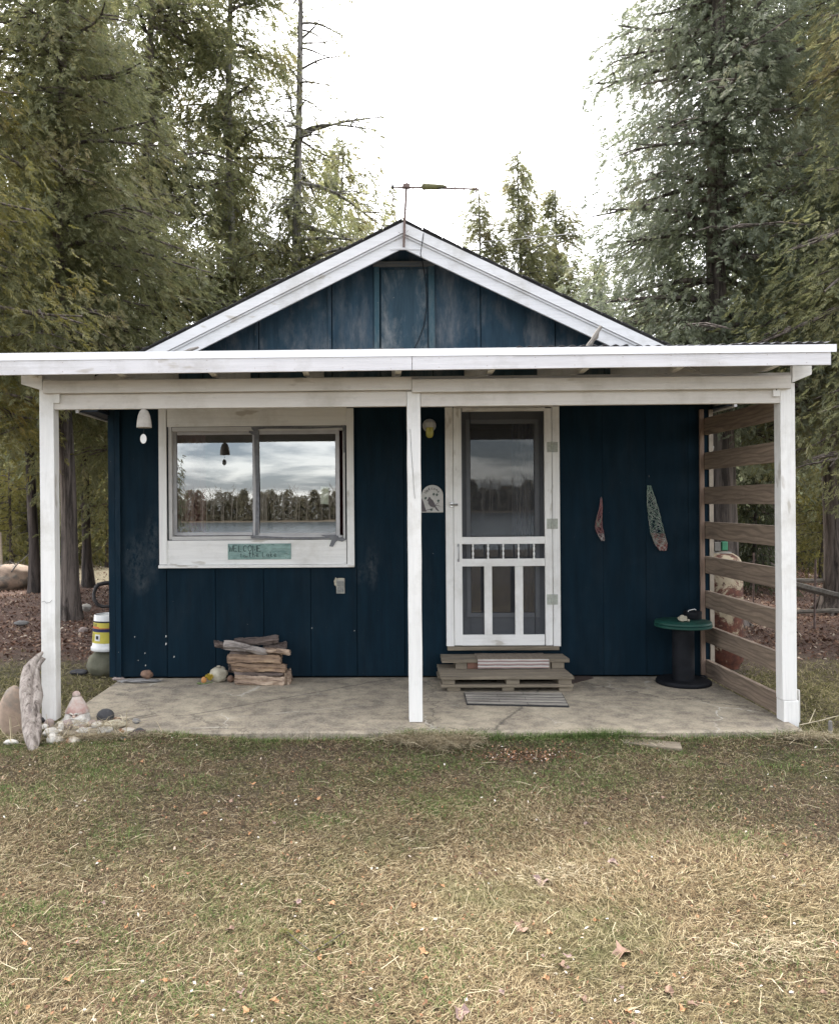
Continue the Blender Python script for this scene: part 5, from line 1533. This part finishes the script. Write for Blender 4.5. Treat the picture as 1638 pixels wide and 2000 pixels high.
tree('bare_cedar_tree', 'mostly bare dead topped cedar trunk standing against the sky left of the peak', 'tree', at(588,14.2), 12.8, 2.6, 2.2, LEAF_OLIVE, BARKG, 7, n_br=110, per_m=20, trunk_r=.125, prof=lambda u: (1-u)**1.0 if u < .58 else .22, gap=.2, dens=2.6, sps=.7, bare_top=.52, asym=(0.0,.45), spray=.22)
tree('cedar_tree', 'airy olive cedar whose branch tips reach the antenna from the left', 'tree', at(672,17.5), 9.4, 2.8, 1.0, LEAF_OLIVE, BARKG, 13, n_br=85, per_m=18, trunk_r=.06, dens=3.8, sps=.78, prof=lambda u: (1-u)**.6, gap=.2, asym=(0,.2))
# right
tree('cedar_tree', 'huge cedar whose thick trunk shows through the slatted side', 'tree', at(1409,9.7), 13.0, 2.15, 2.45, LEAF_GREEN, BARK, 8, n_br=185, per_m=30, trunk_r=.150, prof=colprof)
tree('cedar_tree', 'cedar with thick trunk at the right edge behind the rail fence', 'tree', at(1630,10.8), 12.0, 2.3, 2.2, LEAF_GREEN, BARK, 9, n_br=120, per_m=26, trunk_r=.16, prof=colprof)
tree('cedar_tree', 'cedar at the right edge with drooping yellow green sprays nearest the porch', 'tree', (5.25, 1.3), 8.2, 1.95, 2.25, LEAF_OLIVE, BARK, 10, n_br=95, per_m=30, spray=.21, trunk_r=.11, prof=colprof, droop=.42)
tree('cedar_tree', 'cedar filling the crown wall behind the thick right trunk', 'tree', at(1500,13.5), 13.0, 2.3, 1.8, LEAF_GREEN, BARK, 12, n_br=110, per_m=22, trunk_r=.12, prof=colprof)
# three behind the roof
pr3 = lambda u: (1-u)**.58*(.85+.15*math.sin(u*13))
tree('small_cedar_tree', 'left and shortest of the three slender cedars behind the right roof slope', 'tree', at(938,22), 9.9, 2.2, 1.0, LEAF_OLIVE, BARKG, 21, n_br=140, per_m=20, spray=.26, dens=2.2, sps=.8, trunk_r=.08, prof=pr3)
tree('small_cedar_tree', 'middle and tallest of the three slender cedars behind the right roof slope', 'tree', at(1018,22.5), 11.1, 2.7, 1.0, LEAF_OLIVE, BARKG, 22, n_br=150, per_m=18, spray=.26, dens=2.1, sps=.8, trunk_r=.10, prof=pr3, gap=.15)
tree('small_cedar_tree', 'right one of the three slender cedars, next to the big right cedar', 'tree', at(1092,23), 10.3, 2.9, 1.0, LEAF_OLIVE, BARKG, 23, n_br=150, per_m=17, spray=.26, dens=2.1, sps=.8, trunk_r=.09, prof=pr3)
tree('small_cedar_tree', 'low airy cedar between the three slender cedars and the big right cedar', 'tree', at(1165,21), 7.6, 2.0, 1.0, LEAF_OLIVE, BARKG, 24, n_br=80, per_m=18, spray=.26, dens=2.1, sps=.8, trunk_r=.07, prof=pr3)
# understory and background: prototypes, then copies
protos = []
fir = tree('young_fir_tree', 'dark young fir in the forest understory', 'tree', at(1475,12.8), 2.9, .95, .15, LEAF_DARK, BARKD, 31, n_br=60, per_m=40, spray=.17, kind='fir', trunk_r=.035, prof=lambda u: (1-u), group='understory conifers behind the cabin')
tag(fir, 'dark little fir seen through the slats right of the thick trunk')
yc = tree('young_cedar_tree', 'young cedar with sunlit yellow green sprays in the understory', 'tree', at(205,18.0), 4.2, 1.2, .5, LEAF_YEL, BARKD, 32, n_br=46, per_m=20, spray=.20, trunk_r=.04, prof=lambda u: (1-u)**.7, group='understory conifers behind the cabin')
bf = tree('background_conifer_tree', 'tall dark conifer with bare lower trunk in the forest depth', 'tree', at(20,21), 10.5, 2.1, .9, LEAF_DARK, BARKD, 33, n_br=110, per_m=17, spray=.30, kind='fir', dens=1.2, sps=1, trunk_r=.12, prof=lambda u: (1-u)**.7, group='background conifers of the forest')
bc = tree('background_cedar_tree', 'bushy olive cedar in the forest depth', 'tree', at(1560,19), 9.0, 2.0, .3, LEAF_OLIVE, BARKD, 34, n_br=100, per_m=18, spray=.28, dens=1.2, sps=.95, trunk_r=.11, prof=lambda u: (1-u)**.6, group='background conifers of the forest')
rr = random.Random(5)
def cp(src, x, y, s, label):
    c = copy_tree(src); c.location = (x, y, float(gz(x, y))); c.rotation_euler.z = rr.uniform(0, 6.28); c.scale = (s, s, s*rr.uniform(.9,1.15)); c['label'] = label
L1 = 'small sunlit cedar or fir among many of the forest understory beyond the cabin'
for px, D, s in ((60,17.5,1.0),(20,16.5,.8),(155,19,1.0),(1540,15,.75),(1600,14.5,.8),(1450,17,1.0),(1400,16,1.0),(1625,18,1.1),(100,20,1.1),(1375,19,1)):
    x, y = at(px, D); cp(yc, x, y, s, L1)
tag(yc, L1)
for px, D, s in ((40,21,1.3),(190,22,1.2),(1600,16,1.0),(1570,20,1.5),(1430,21,1.5),(120,24,1.5),(1380,15,.8)):
    x, y = at(px, D); cp(fir, x, y, s, 'dark young fir in the forest understory beyond the cabin')
L2 = 'one of the tall background conifers whose crowns merge in the forest beyond the cabin'
tag(bf, L2); tag(bc, L2)
k = 0
for row, D in enumerate((20.5, 25, 30, 36)):
    step = 150 if row < 2 else 120
    for px in list(range(-520, 660, step))+list(range(1330, 2300, step)):
        k += 1
        if row == 0 and 250 < px < 1330: continue
        x, y = at(px+rr.uniform(-40,40), D+rr.uniform(-1.5,1.5))
        s = rr.uniform(.75,1.0)
        if px > 250 and px < 800: s *= .6
        cp(bf if rr.random() < .55 else bc, x, y, s, L2)
# far wood closing the horizon
def far_wood(name, xs, ys, zs, H, dens_r, leaf, label, spray=.6, n=9000, seed=1, kind='fir'):
    rng = np.random.default_rng(seed)
    nt_ = len(xs)
    Pp, Dd, Uu, Ss = [], [], [], []
    for i in range(nt_):
        m = n//nt_
        u = rng.random(m)
        h = H[i]*(.05+.95*u); r = dens_r*(1-u)**.7*np.sqrt(rng.random(m)); a = rng.random(m)*6.283
        Pp.append(np.stack([xs[i]+r*np.cos(a), ys[i]+r*np.sin(a), zs[i]+h],1))
        Dd.append(np.stack([np.cos(a), np.sin(a), -.3+rng.normal(0,.4,m)],1)); Uu.append(rng.normal(0,.5,(m,3))+np.array([0,0,1])); Ss.append(spray*(.6+.8*rng.random(m)))
    V, T = place_sprays(np.concatenate(Pp), np.concatenate(Dd), np.concatenate(Uu), np.concatenate(Ss), kind, rng)
    o = tri_object(name, V, T, leaf)
    tag(o, label, 'forest', kind='stuff'); return o
rng = np.random.default_rng(8)
xs = np.linspace(-46, 46, 60)+rng.normal(0,.6,60); ys = 38+rng.random(60)*9
zs = gz(xs, ys)-.2; H = rng.uniform(4.5, 8.5, 60); H[np.abs(xs-2) < 9] *= .75
far_wood('far_wood', xs, ys, zs, H, 2.4, LEAF_DARK, 'dark dense forest closing the view behind all the trees', .75, 26000)
# trees and shrubs on the opposite lake shore, behind the photographer (seen in the glass)
xs = np.linspace(-150, 130, 190)+rng.normal(0,.8,190); ys = -192-rng.random(190)*8
far_wood('lakeshore_wood', xs, ys, np.full(190,-.9), rng.uniform(5.2,8.3,190), 1.9, foliage_mat('shore_foliage', (.06,.058,.034), (.125,.112,.065), (.20,.175,.10), .4), 'far wooded shore mirrored in the window and door glass', 1.0, 70000, 3, 'cedar')
mb = MB(); r2 = random.Random(9)
for i in range(300):
    x = r2.uniform(-110, 90); y = -189.5-r2.random()*4; h = r2.uniform(5.5, 9.2)
    mb.tube([(x,y,-.9),(x+r2.uniform(-.3,.3),y,-.9+h*.6),(x+r2.uniform(-.8,.8),y,-.9+h)], [.10,.07,.02], 4, cap=False)
    for k in range(6):
        z = -.9+h*r2.uniform(.45,.95); s = r2.choice((-1,1)); l = r2.uniform(.6,1.6)
        mb.tube([(x,y,z),(x+s*l*.6,y,z+l*.7),(x+s*l*.8,y,z+l*1.3)], [.05,.035,.01], 3, cap=False)
o = mb.build('bare_shore_trees', simple('pale_bare_bark', (.17,.15,.12), (.10,.09,.07), bump=0)); tag(o, 'bare pale birches along the far shore mirrored in the window', 'forest', kind='stuff')
# near trees behind the photographer, mirrored in the glass
tree('spruce_tree', 'small spruce mirrored at the left edge of the window', 'tree', (-7.1,-18.2), 5.6, 1.75, .3, LEAF_GREEN, BARKD, 41, n_br=90, per_m=26, spray=.22, kind='fir', trunk_r=.07, prof=lambda u: (1-u))
def bare_tree(base, H, seed, label, leafy=False):
    rr = random.Random(seed); bx, by = base; bz = float(gz(bx,by))-.05
    root = empty('bare_tree', (bx,by,bz), label, 'tree')
    mb = MB()
    def grow(p, d, l, r, depth):
        pts = [p]; q = p
        for i in range(5):
            d = (d+Vector((rr.uniform(-.16,.16), rr.uniform(-.16,.16), rr.uniform(-.06,.10)))).normalized()
            q = q+d*l/5; pts.append(q)
        mb.tube([tuple(x) for x in pts], [r*(1-.5*i/5) for i in range(6)], 6 if depth < 2 else 4, cap=False)
        if depth < 5:
            for k in range(3 if depth < 3 else 4):
                j = rr.randint(2, 5)
                dd = (d+Vector((rr.uniform(-.8,.8), rr.uniform(-.8,.8), rr.uniform(-.2,.5)))).normalized()
                grow(pts[j], dd, l*rr.uniform(.5,.75), r*.48, depth+1)
    grow(Vector((bx,by,bz)), Vector((0,0,1)), H*.38, .075, 0)
    mb.build('trunk', BARKD, root)
    return root
bare_tree((6.9,-21.5), 10, 3, 'bare branching tree mirrored in the top of the door glass')
bare_tree((2.1,-25.5), 7, 8, 'second thinner bare tree mirrored in the left of the door glass')
tree('cedar_tree', 'dark cedar mirrored in the right side of the door glass', 'tree', (6.6,-15.5), 8, 1.9, .8, LEAF_DARK, BARKD, 43, n_br=80, per_m=20, trunk_r=.1)

# ------------------------------------------------------------------ grass
def blade_mat(name, stops, patch=None, rough=.8, trans=.25, vary=.0):
    t = MT(name).set(rough, spec=.15)
    gi = t.n('ShaderNodeNewGeometry')
    c = t.ramp(gi.outputs['Random Per Island'], stops)
    if patch:
        n_ = t.noise(patch[0], (1,1,0), 5, .65, .3, off=patch[3] if len(patch) > 3 else (0,0,0))
        c = t.mix(t.ramp(n_, [(patch[1][0], 0.0), (patch[1][1], 1.0)]), c, t.ramp(gi.outputs['Random Per Island'], patch[2]))
    t.color(c)
    tl = t.n('ShaderNodeBsdfTranslucent'); t.l(c, tl.inputs[0])
    mx = t.n('ShaderNodeMixShader'); mx.inputs[0].default_value = trans
    t.l(t.b.outputs[0], mx.inputs[1]); t.l(tl.outputs[0], mx.inputs[2]); t.l(mx.outputs[0], t.o.inputs[0])
    return t.m
STRAW = blade_mat('dry_grass_blades', [(0,(.04,.026,.015)),(.3,(.125,.085,.048)),(.55,(.25,.185,.10)),(.82,(.39,.32,.19)),(1,(.58,.50,.33))],
    (1.1,(.50,.66),[(0,(.05,.05,.02)),(.5,(.13,.125,.055)),(.8,(.23,.21,.11)),(1,(.38,.34,.21))]))
GREEN = blade_mat('green_grass_blades', [(0,(.045,.075,.02)),(.5,(.10,.15,.045)),(1,(.20,.26,.09))])
def blades(x, y, L, Wd, tilt, az, curl, rng, z_off=0.0, zjit=0.0):
    n = len(x)
    z = gz(x, y)+z_off+rng.random(n)*zjit
    d = np.stack([np.cos(az)*np.cos(tilt), np.sin(az)*np.cos(tilt), np.sin(tilt)],1)
    d2 = np.stack([np.cos(az+curl)*np.cos(tilt*.35), np.sin(az+curl)*np.cos(tilt*.35), np.sin(tilt*.35)-.12],1)
    s = np.stack([-np.sin(az), np.cos(az), rng.normal(0,.3,n)],1)
    p0 = np.stack([x,y,z],1); p1 = p0+d*(L*.5)[:,None]; p2 = p1+d2*(L*.5)[:,None]
    w = Wd[:,None]*.5
    V = np.stack([p0-s*w, p0+s*w, p1-s*w*.8, p1+s*w*.8, p2],1).reshape(-1,3)
    b = (np.arange(n)*5)[:,None]
    T = np.concatenate([b+np.array([0,1,3]), b+np.array([0,3,2]), b+np.array([2,3,4])],0)
    return V, T
def fnoise(x, y, sc, seed):
    r = np.random.default_rng(seed); v = np.zeros_like(x)
    for k in range(6):
        a = r.uniform(0,6.28); f = sc*r.uniform(.6,1.8); v += np.sin(f*(x*np.cos(a)+y*np.sin(a))+r.uniform(0,6.28))
    return v/6
rng = np.random.default_rng(2)
def lawn_pts(n, near=True):
    D = rng.uniform(0, 1, n)
    if near:
        y = CAM.y+2.0+(D**1.1)*3.15
        hw = (y-CAM.y)*.62+.35
        x = rng.uniform(-1,1,n)*(hw+np.abs(rng.normal(0,.35,n)))+(y-CAM.y)*.06
    else:
        y = rng.uniform(-8.0, -1.3, n); x = rng.uniform(-6.2, 6.6, n)
    return x, y
def on_ground(x, y):
    return ~((x > -2.15)&(x < 2.66)&(y > -1.59))
# short brown thatch everywhere
def regions(x, y):
    """pale: where the straw lies thick; its spread also paints in the sunlit patch and the porch shade by the slab; the right flank stays brown"""
    D = y-CAM.y
    near = sstep(4.25, 3.15, D)                       # towards the photographer
    centre = np.exp(-((x-1.0)**2/.55+(y+3.35)**2/.28))*1.0+np.exp(-((x-.5)**2/.22+(y+2.75)**2/.05))*.5  # straw thickened and thinned to imitate the sunlit patch and porch shade
    right = np.exp(-((x-2.25)**2/.35+(y+3.0)**2/.55))*.9
    n_ = fnoise(x, y, 2.6, 5)*.35+fnoise(x, y, 8, 6)*.28+fnoise(x, y, 22, 7)*.22
    return np.clip(.36+.40*near+.75*centre-right+n_, .05, 1.15)
x, y = lawn_pts(380000); k = on_ground(x, y); x, y = x[k], y[k]
x2, y2 = lawn_pts(330000, False); k = on_ground(x2, y2); x, y = np.concatenate([x, x2[k]]), np.concatenate([y, y2[k]]); n = len(x)
THATCH = blade_mat('brown_thatch_blades', [(0,(.035,.024,.015)),(.35,(.095,.066,.040)),(.7,(.175,.130,.078)),(.93,(.27,.21,.13)),(1,(.42,.34,.22))],
    (1.5,(.48,.60),[(0,(.03,.030,.012)),(.5,(.085,.082,.034)),(.9,(.18,.165,.075)),(1,(.30,.27,.15))]))
outw = np.abs(x-(y-CAM.y)*.06) > (y-CAM.y)*.62+.4
V, T = blades(x, y, rng.uniform(.010,.034,n)*np.where(outw,1.5,1), rng.uniform(.0012,.0026,n)*np.where(outw,2.2,.7+.2*np.maximum(y-CAM.y,0)), np.abs(rng.normal(.30,.35,n)), rng.uniform(0,6.28,n), rng.normal(0,.5,n), rng, -.002, .007)
o = tri_object('brown_thatch', V, T, THATCH); tag(o, 'short brown dead thatch between the straw of the lawn', 'grass', kind='stuff')
# matted straw
x, y = lawn_pts(600000); k = on_ground(x, y); x, y = x[k], y[k]
x2, y2 = lawn_pts(340000, False); k = on_ground(x2, y2); x, y = np.concatenate([x, x2[k]]), np.concatenate([y, y2[k]])
pale = regions(x, y)
k = rng.random(len(x)) < np.clip(pale*.95, .06, .95); x, y, pale = x[k], y[k], pale[k]; n = len(x)
flow = fnoise(x, y, 1.6, 9)*3.2+fnoise(x, y, 6, 10)*1.5
L = rng.uniform(.012,.046,n)*(.6+.6*pale)*np.where(rng.random(n) < .05, 1.7, 1); Wd = rng.uniform(.0008,.0017,n)*(.75+.16*(y-CAM.y))
outw = np.abs(x-(y-CAM.y)*.06) > (y-CAM.y)*.62+.4; Wd = np.where(outw, rng.uniform(.0016,.0032,n), Wd); L = np.where(outw, L*1.4, L)
tilt = np.abs(rng.normal(.14,.28,n)); az = flow+rng.normal(0,1.1,n)
V, T = blades(x, y, L, Wd, tilt, az, rng.normal(0,.38,n), rng, -.003, .018)
o = tri_object('dry_grass', V, T, STRAW); tag(o, 'matted straw coloured dead grass covering the lawn', 'grass', kind='stuff')
# green shoots, in patches
x, y = lawn_pts(330000); k = on_ground(x, y); x, y = x[k], y[k]
gm = .05+fnoise(x, y, 3.2, 21)*.5+fnoise(x, y, 9, 22)*.45+fnoise(x, y, 30, 23)*.3+.35*np.exp(-(y+1.75)**2/.06)-.35*np.exp(-((x-1.1)**2/1.2+(y+3.6)**2/.5))+.14*sstep(-.2,-1.6,x)*sstep(-3.2,-4.2,y)
k = rng.random(len(x)) < np.clip((gm-.0)*1.7, .06, .8); x, y = x[k], y[k]; n = len(x)
L = rng.uniform(.015,.042,n); V, T = blades(x, y, L, rng.uniform(.0012,.0024,n), rng.uniform(.3,1.3,n), rng.uniform(0,6.28,n), rng.normal(0,.5,n), rng, 0, .006)
V1, T1 = V, T
# taller tufts along the slab and round post feet and rock pile
def tuft(cx, cy, n, rx, ry, Lm, seed):
    r = np.random.default_rng(seed)
    x = cx+r.normal(0,rx,n); y = cy+r.normal(0,ry,n); y = np.where((x > -2.15)&(x < 2.66)&(y > -1.62), -1.63-np.abs(r.normal(0,.03,n)), y)
    return blades(x, y, Lm*r.uniform(.45,1.25,n), r.uniform(.0014,.003,n), r.uniform(.55,1.45,n), r.uniform(0,6.28,n), r.normal(0,.5,n), r)
def join(lst):
    V = []; T = []; b = 0
    for v, t in lst: V.append(v); T.append(t+b); b += len(v)
    return np.concatenate(V), np.concatenate(T)
tg = [(V1, T1)]; rs = random.Random(12)
for px, n_, s in ((800,260,.10),(822,200,.09),(860,420,.08),(905,500,.075),(930,420,.07),(1000,250,.06),(1060,260,.055),(1105,350,.06),(1150,350,.07),(1180,350,.07),(1230,200,.05),(700,150,.05),(640,120,.05),(560,140,.045),(480,140,.045),(380,160,.05),(320,160,.055),(270,160,.06),(1330,120,.05),(1430,160,.06),(1500,200,.07),(1370,120,.05),(60,120,.06),(30,150,.06),(100,150,.05)):
    q = PG(px, 1424, -.04); tg.append(tuft(q.x, q.y-.03, n_, .09, .035, s*1.25, px))
for px, py, n_ in ((640,1590,400),(1450,1650,400),(1480,1880,350),(1250,1640,250),(60,1800,350),(520,1850,350),(760,1560,200),(200,1520,300),(1500,1500,250),(350,1720,260),(880,1950,200)):
    q = PG(px, py, -.05); tg.append(tuft(q.x, q.y, n_, .12, .07, .045, px+7))
V, T = join(tg)
o = tri_object('green_grass', V, T, GREEN); tag(o, 'short green grass shoots in patches and along the slab edge', 'grass', kind='stuff')
# pale tussocks
ts = []
r = np.random.default_rng(55)
x_, y_ = lawn_pts(1500); k = on_ground(x_, y_); x_, y_ = x_[k], y_[k]; n_ = len(x_)
ts.append(blades(x_, y_, r.uniform(.07,.16,n_), r.uniform(.0014,.0026,n_), np.abs(r.normal(.12,.2,n_)), r.uniform(0,6.28,n_), r.normal(0,.6,n_), r, .005, .02))
for px, py, n_, s, rx in ((815,1452,1500,.13,.10),(860,1458,1500,.14,.11),(905,1452,1100,.12,.08),(770,1450,600,.08,.08),(170,1440,900,.09,.13),(240,1425,500,.08,.08),(60,1445,500,.08,.10),(300,1440,400,.07,.1),(1560,1440,500,.10,.12),(1620,1450,400,.09,.1),(1500,1430,300,.08,.08),(1090,1700,600,.06,.14),(1500,1860,700,.06,.18),(150,1395,300,.08,.06)):
    q = PG(px, py, -.05); r = np.random.default_rng(px)
    x = q.x+r.normal(0,rx*.7,n_); y = q.y+r.normal(0,.05,n_)
    y = np.where((x > -2.15)&(x < 2.66)&(y > -1.64), -1.65-np.abs(r.normal(0,.03,n_)), y)
    ts.append(blades(x, y, s*r.uniform(.5,1.2,n_), r.uniform(.0014,.003,n_), np.abs(r.normal(.35,.35,n_)), -1.57+r.normal(0,1.0,n_), r.normal(0,.5,n_), r, .005, .02))
for k in range(16):      # long stray stalks at the rock pile
    pass
r = np.random.default_rng(91)
for px, py, n_ in ((185,1432,150),(150,1430,90),(215,1432,130),(240,1426,90),(120,1436,60)):
    q = PG(px, py, .0); x_ = q.x+r.normal(0,.05,n_); y_ = q.y+r.normal(0,.04,n_)
    ts.append(blades(x_, y_, .09*r.uniform(.4,1.2,n_), r.uniform(.0014,.003,n_), np.abs(r.normal(.3,.3,n_)), -1.57+r.normal(0,1.2,n_), r.normal(0,.5,n_), r, .055, .04))
r = np.random.default_rng(17); n_ = 46
q = PG(190, 1440, .0); x_ = q.x+r.normal(0,.22,n_); y_ = q.y+r.normal(0,.07,n_)
ts.append(blades(x_, y_, r.uniform(.12,.32,n_), r.uniform(.003,.005,n_), np.abs(r.normal(.7,.4,n_)), r.uniform(0,6.28,n_), r.normal(0,.3,n_), r, .03, .02))
q = PG(1560, 1440, .0); x_ = q.x+r.normal(0,.3,n_); y_ = q.y+r.normal(0,.07,n_)
ts.append(blades(x_, y_, r.uniform(.10,.25,n_), r.uniform(.003,.005,n_), np.abs(r.normal(.3,.3,n_)), r.uniform(0,6.28,n_), r.normal(0,.3,n_), r, .0, .03))
V, T = join(ts)
o = tri_object('straw_tussocks', V, T, blade_mat('tussock_straw', [(0,(.20,.16,.10)),(.5,(.38,.32,.21)),(1,(.60,.53,.38))])); tag(o, 'pale longer dead grass tussocks in front of the slab and rock pile', 'grass', kind='stuff')
# grass beside the cabin and behind the posts (mossy, sparse)
n = 110000
x = np.concatenate([rng.uniform(-6.5,-2.2,n//2), rng.uniform(2.72,7,n//2)]); y = rng.uniform(-1.6,1.4,n//2*2)+0
k = rng.random(len(x)) < np.clip(1.1-(y+.2)*.9, .02, 1); x, y = x[k], y[k]; n = len(x)
V, T = blades(x, y, rng.uniform(.03,.09,n), rng.uniform(.003,.007,n), np.abs(rng.normal(.3,.4,n)), rng.uniform(0,6.28,n), rng.normal(0,.5,n), rng, 0, .01)
o = tri_object('side_grass', V, T, blade_mat('mossy_grass', [(0,(.06,.06,.02)),(.5,(.15,.14,.055)),(1,(.36,.31,.18))])); tag(o, 'thin mossy grass beside the cabin walls', 'grass', kind='stuff')

# ------------------------------------------------------------------ litter
def flakes(x, y, size, rng, zo=.004):
    n = len(x); z = gz(x, y)+zo+rng.random(n)*.02
    a = rng.uniform(0,6.28,n); t1 = rng.normal(0,.45,n); t2 = rng.normal(0,.45,n)
    ux = np.stack([np.cos(a), np.sin(a), t1],1); uy = np.stack([-np.sin(a), np.cos(a), t2],1)
    c = np.stack([x,y,z],1); s = size[:,None]
    V = np.stack([c-ux*s, c+uy*s*.55, c+ux*s, c-uy*s*.55+np.array([0,0,.3])*s],1).reshape(-1,3)
    b = (np.arange(n)*4)[:,None]
    return V, np.concatenate([b+np.array([0,1,2]), b+np.array([0,2,3])],0)
LITM = blade_mat('forest_litter', [(0,(.05,.028,.02)),(.4,(.12,.065,.045)),(.75,(.22,.13,.09)),(.93,(.34,.25,.18)),(1,(.52,.45,.36))], trans=.1)
n = 90000
x = np.concatenate([rng.uniform(-11,-2.3,n//2), rng.uniform(2.8,11,n//2)]); y = .9+rng.random(n)**1.4*12
k = rng.random(n) < np.clip((y-.6)*.8,.05,1)*np.where((x < -3)&(y > 7.4), .25, 1); x, y = x[k], y[k]
V, T = flakes(x, y, rng.uniform(.008,.028,len(x)), rng)
o = tri_object('leaf_litter', V, T, LITM); tag(o, 'reddish brown needle and leaf litter on the forest floor', 'leaf litter', kind='stuff')
n = 5200
x, y = lawn_pts(n); k = on_ground(x, y); x, y = x[k], y[k]
q = PG(1020,1475,-.05); x = np.concatenate([x, q.x+rng.normal(0,.16,1100)]); y = np.concatenate([y, q.y+rng.normal(0,.05,1100)])
V, T = flakes(x, y, rng.uniform(.003,.009,len(x)), rng, .008)
o = tri_object('lawn_litter', V, T, blade_mat('lawn_flakes', [(0,(.06,.035,.025)),(.5,(.15,.08,.05)),(.8,(.33,.17,.09)),(.95,(.40,.30,.22)),(1,(.7,.68,.64))], trans=.1)); tag(o, 'tiny reddish flakes of dead leaf scattered through the lawn', 'leaf litter', kind='stuff')
# fallen leaves one could pick up
LFM = [simple('fallen_leaf_%d' % i, c, bump=.3, scale=40) for i, c in enumerate(((.27,.17,.12),(.38,.20,.09),(.25,.17,.15),(.20,.12,.08)))]
def leaf(px, py, s, mi, label, seed, group=None):
    rr = random.Random(seed); q = PG(px, py, -.03)
    n_ = 11; pts = []
    for i in range(n_):
        a = 2*math.pi*i/n_; r_ = s*(1 if i % 2 == 0 else .55)*rr.uniform(.75,1.15)
        pts.append((r_*math.cos(a), r_*math.sin(a)*.75, 0.5*s*math.cos(2*a+seed)*rr.uniform(.3,1)))
    rot = rr.uniform(0,6.28)
    V = [(q.x, q.y, float(gz(q.x,q.y))+.018)]
    for X, Y, Z in pts: V.append((q.x+X*math.cos(rot)-Y*math.sin(rot), q.y+X*math.sin(rot)+Y*math.cos(rot), float(gz(q.x,q.y))+.022+max(Z,-.018)))
    F = [(0, i+1, (i+1) % n_+1) for i in range(n_)]
    o = MB().add(V, F).build('fallen_leaf', LFM[mi], fixn=False)
    thing(o, label, 'leaf', group or 'fallen leaves on the lawn')
special = [((898,1966),.040,2,'large dusty mauve fallen leaf at the bottom centre of the lawn'),((1058,1706),.045,2,'large flat pinkish brown leaf in the pale straw patch'),
 ((808,1752),.022,1,'upturned orange brown leaf near the middle of the lawn'),((1018,1800),.034,0,'dark curled maple leaf in the straw right of the middle'),
 ((828,1853),.026,1,'long orange leaf left of the big bottom leaf'),((1305,1922),.030,3,'dark leaf in the lower right of the lawn'),((1197,1682),.028,2,'grey mauve leaf at the upper right of the straw patch'),
 ((1215,1845),.045,0,'wide ragged brown leaf on the right of the lawn')]
for i, ((px,py),s,mi,lb_) in enumerate(special): leaf(px, py, s, mi, lb_, i+3)
rr = random.Random(77)
for i in range(64):
    px = rr.uniform(10,1630); py = rr.uniform(1480,1990)
    leaf(px, py, rr.uniform(.010,.020), rr.choice((0,1,1,2,3)), 'small curled brown fallen leaf lying in the dry lawn', 100+i)
for i in range(46):
    px = rr.uniform(10,1630); py = rr.uniform(1480,1990); q = PG(px, py, -.03); s = rr.uniform(.003,.008)
    rockobj('pebble', (q.x, q.y, float(gz(q.x,q.y))+.010), (s*1.3,s,s*.8), rr.choice((R_WHITE,R_WHITE,R_CREAM)), 'small white pebble lying in the lawn grass', i, 'pebble', 'white pebbles scattered in the lawn', sub=1)
# fresh cedar sprig on the grass
q = PG(610,1850,-.03)
sg_ = empty('cedar_sprig', (q.x,q.y,float(gz(q.x,q.y))), 'fallen green cedar sprig lying forked on the lower left lawn', 'sprig')
rs_ = np.random.default_rng(4); n = 16
t_ = rs_.random(n); s_ = np.where(np.arange(n)%2, 1, -1)
pos = np.stack([q.x+s_*.10*t_, q.y+.13*t_, np.full(n, float(gz(q.x,q.y))+.02)],1)
dd = np.stack([s_*.7+rs_.normal(0,.3,n), np.ones(n), np.zeros(n)+.05],1)
V, T = place_sprays(pos, dd, np.tile([0,0,1.],(n,1)), np.full(n,.045), 'cedar', rs_)
tri_object('sprays', V, T, LEAF_YEL, sg_)
MB().tube([(q.x,q.y,pos[0,2]),(q.x-.05,q.y+.06,pos[0,2]),(q.x-.10,q.y+.13,pos[0,2])], .002, 5).tube([(q.x,q.y,pos[0,2]),(q.x+.05,q.y+.06,pos[0,2]),(q.x+.10,q.y+.13,pos[0,2])], .002, 5).build('twig', BARK, sg_)
# dead stick by the right post
o = MB().tube([tuple(PG(1562,1416,.0)), tuple(PG(1600,1408,.03)), tuple(PG(1637,1398,.05))], [.004,.003,.002], 5).tube([tuple(PG(1580,1412,.015)), tuple(P(1592,1385,-1.2))], [.003,.0015], 5).build('twig', simple('straw_stalk', (.45,.39,.27), bump=0)); thing(o, 'pale forked stalk lying at the foot of the right post', 'twig')
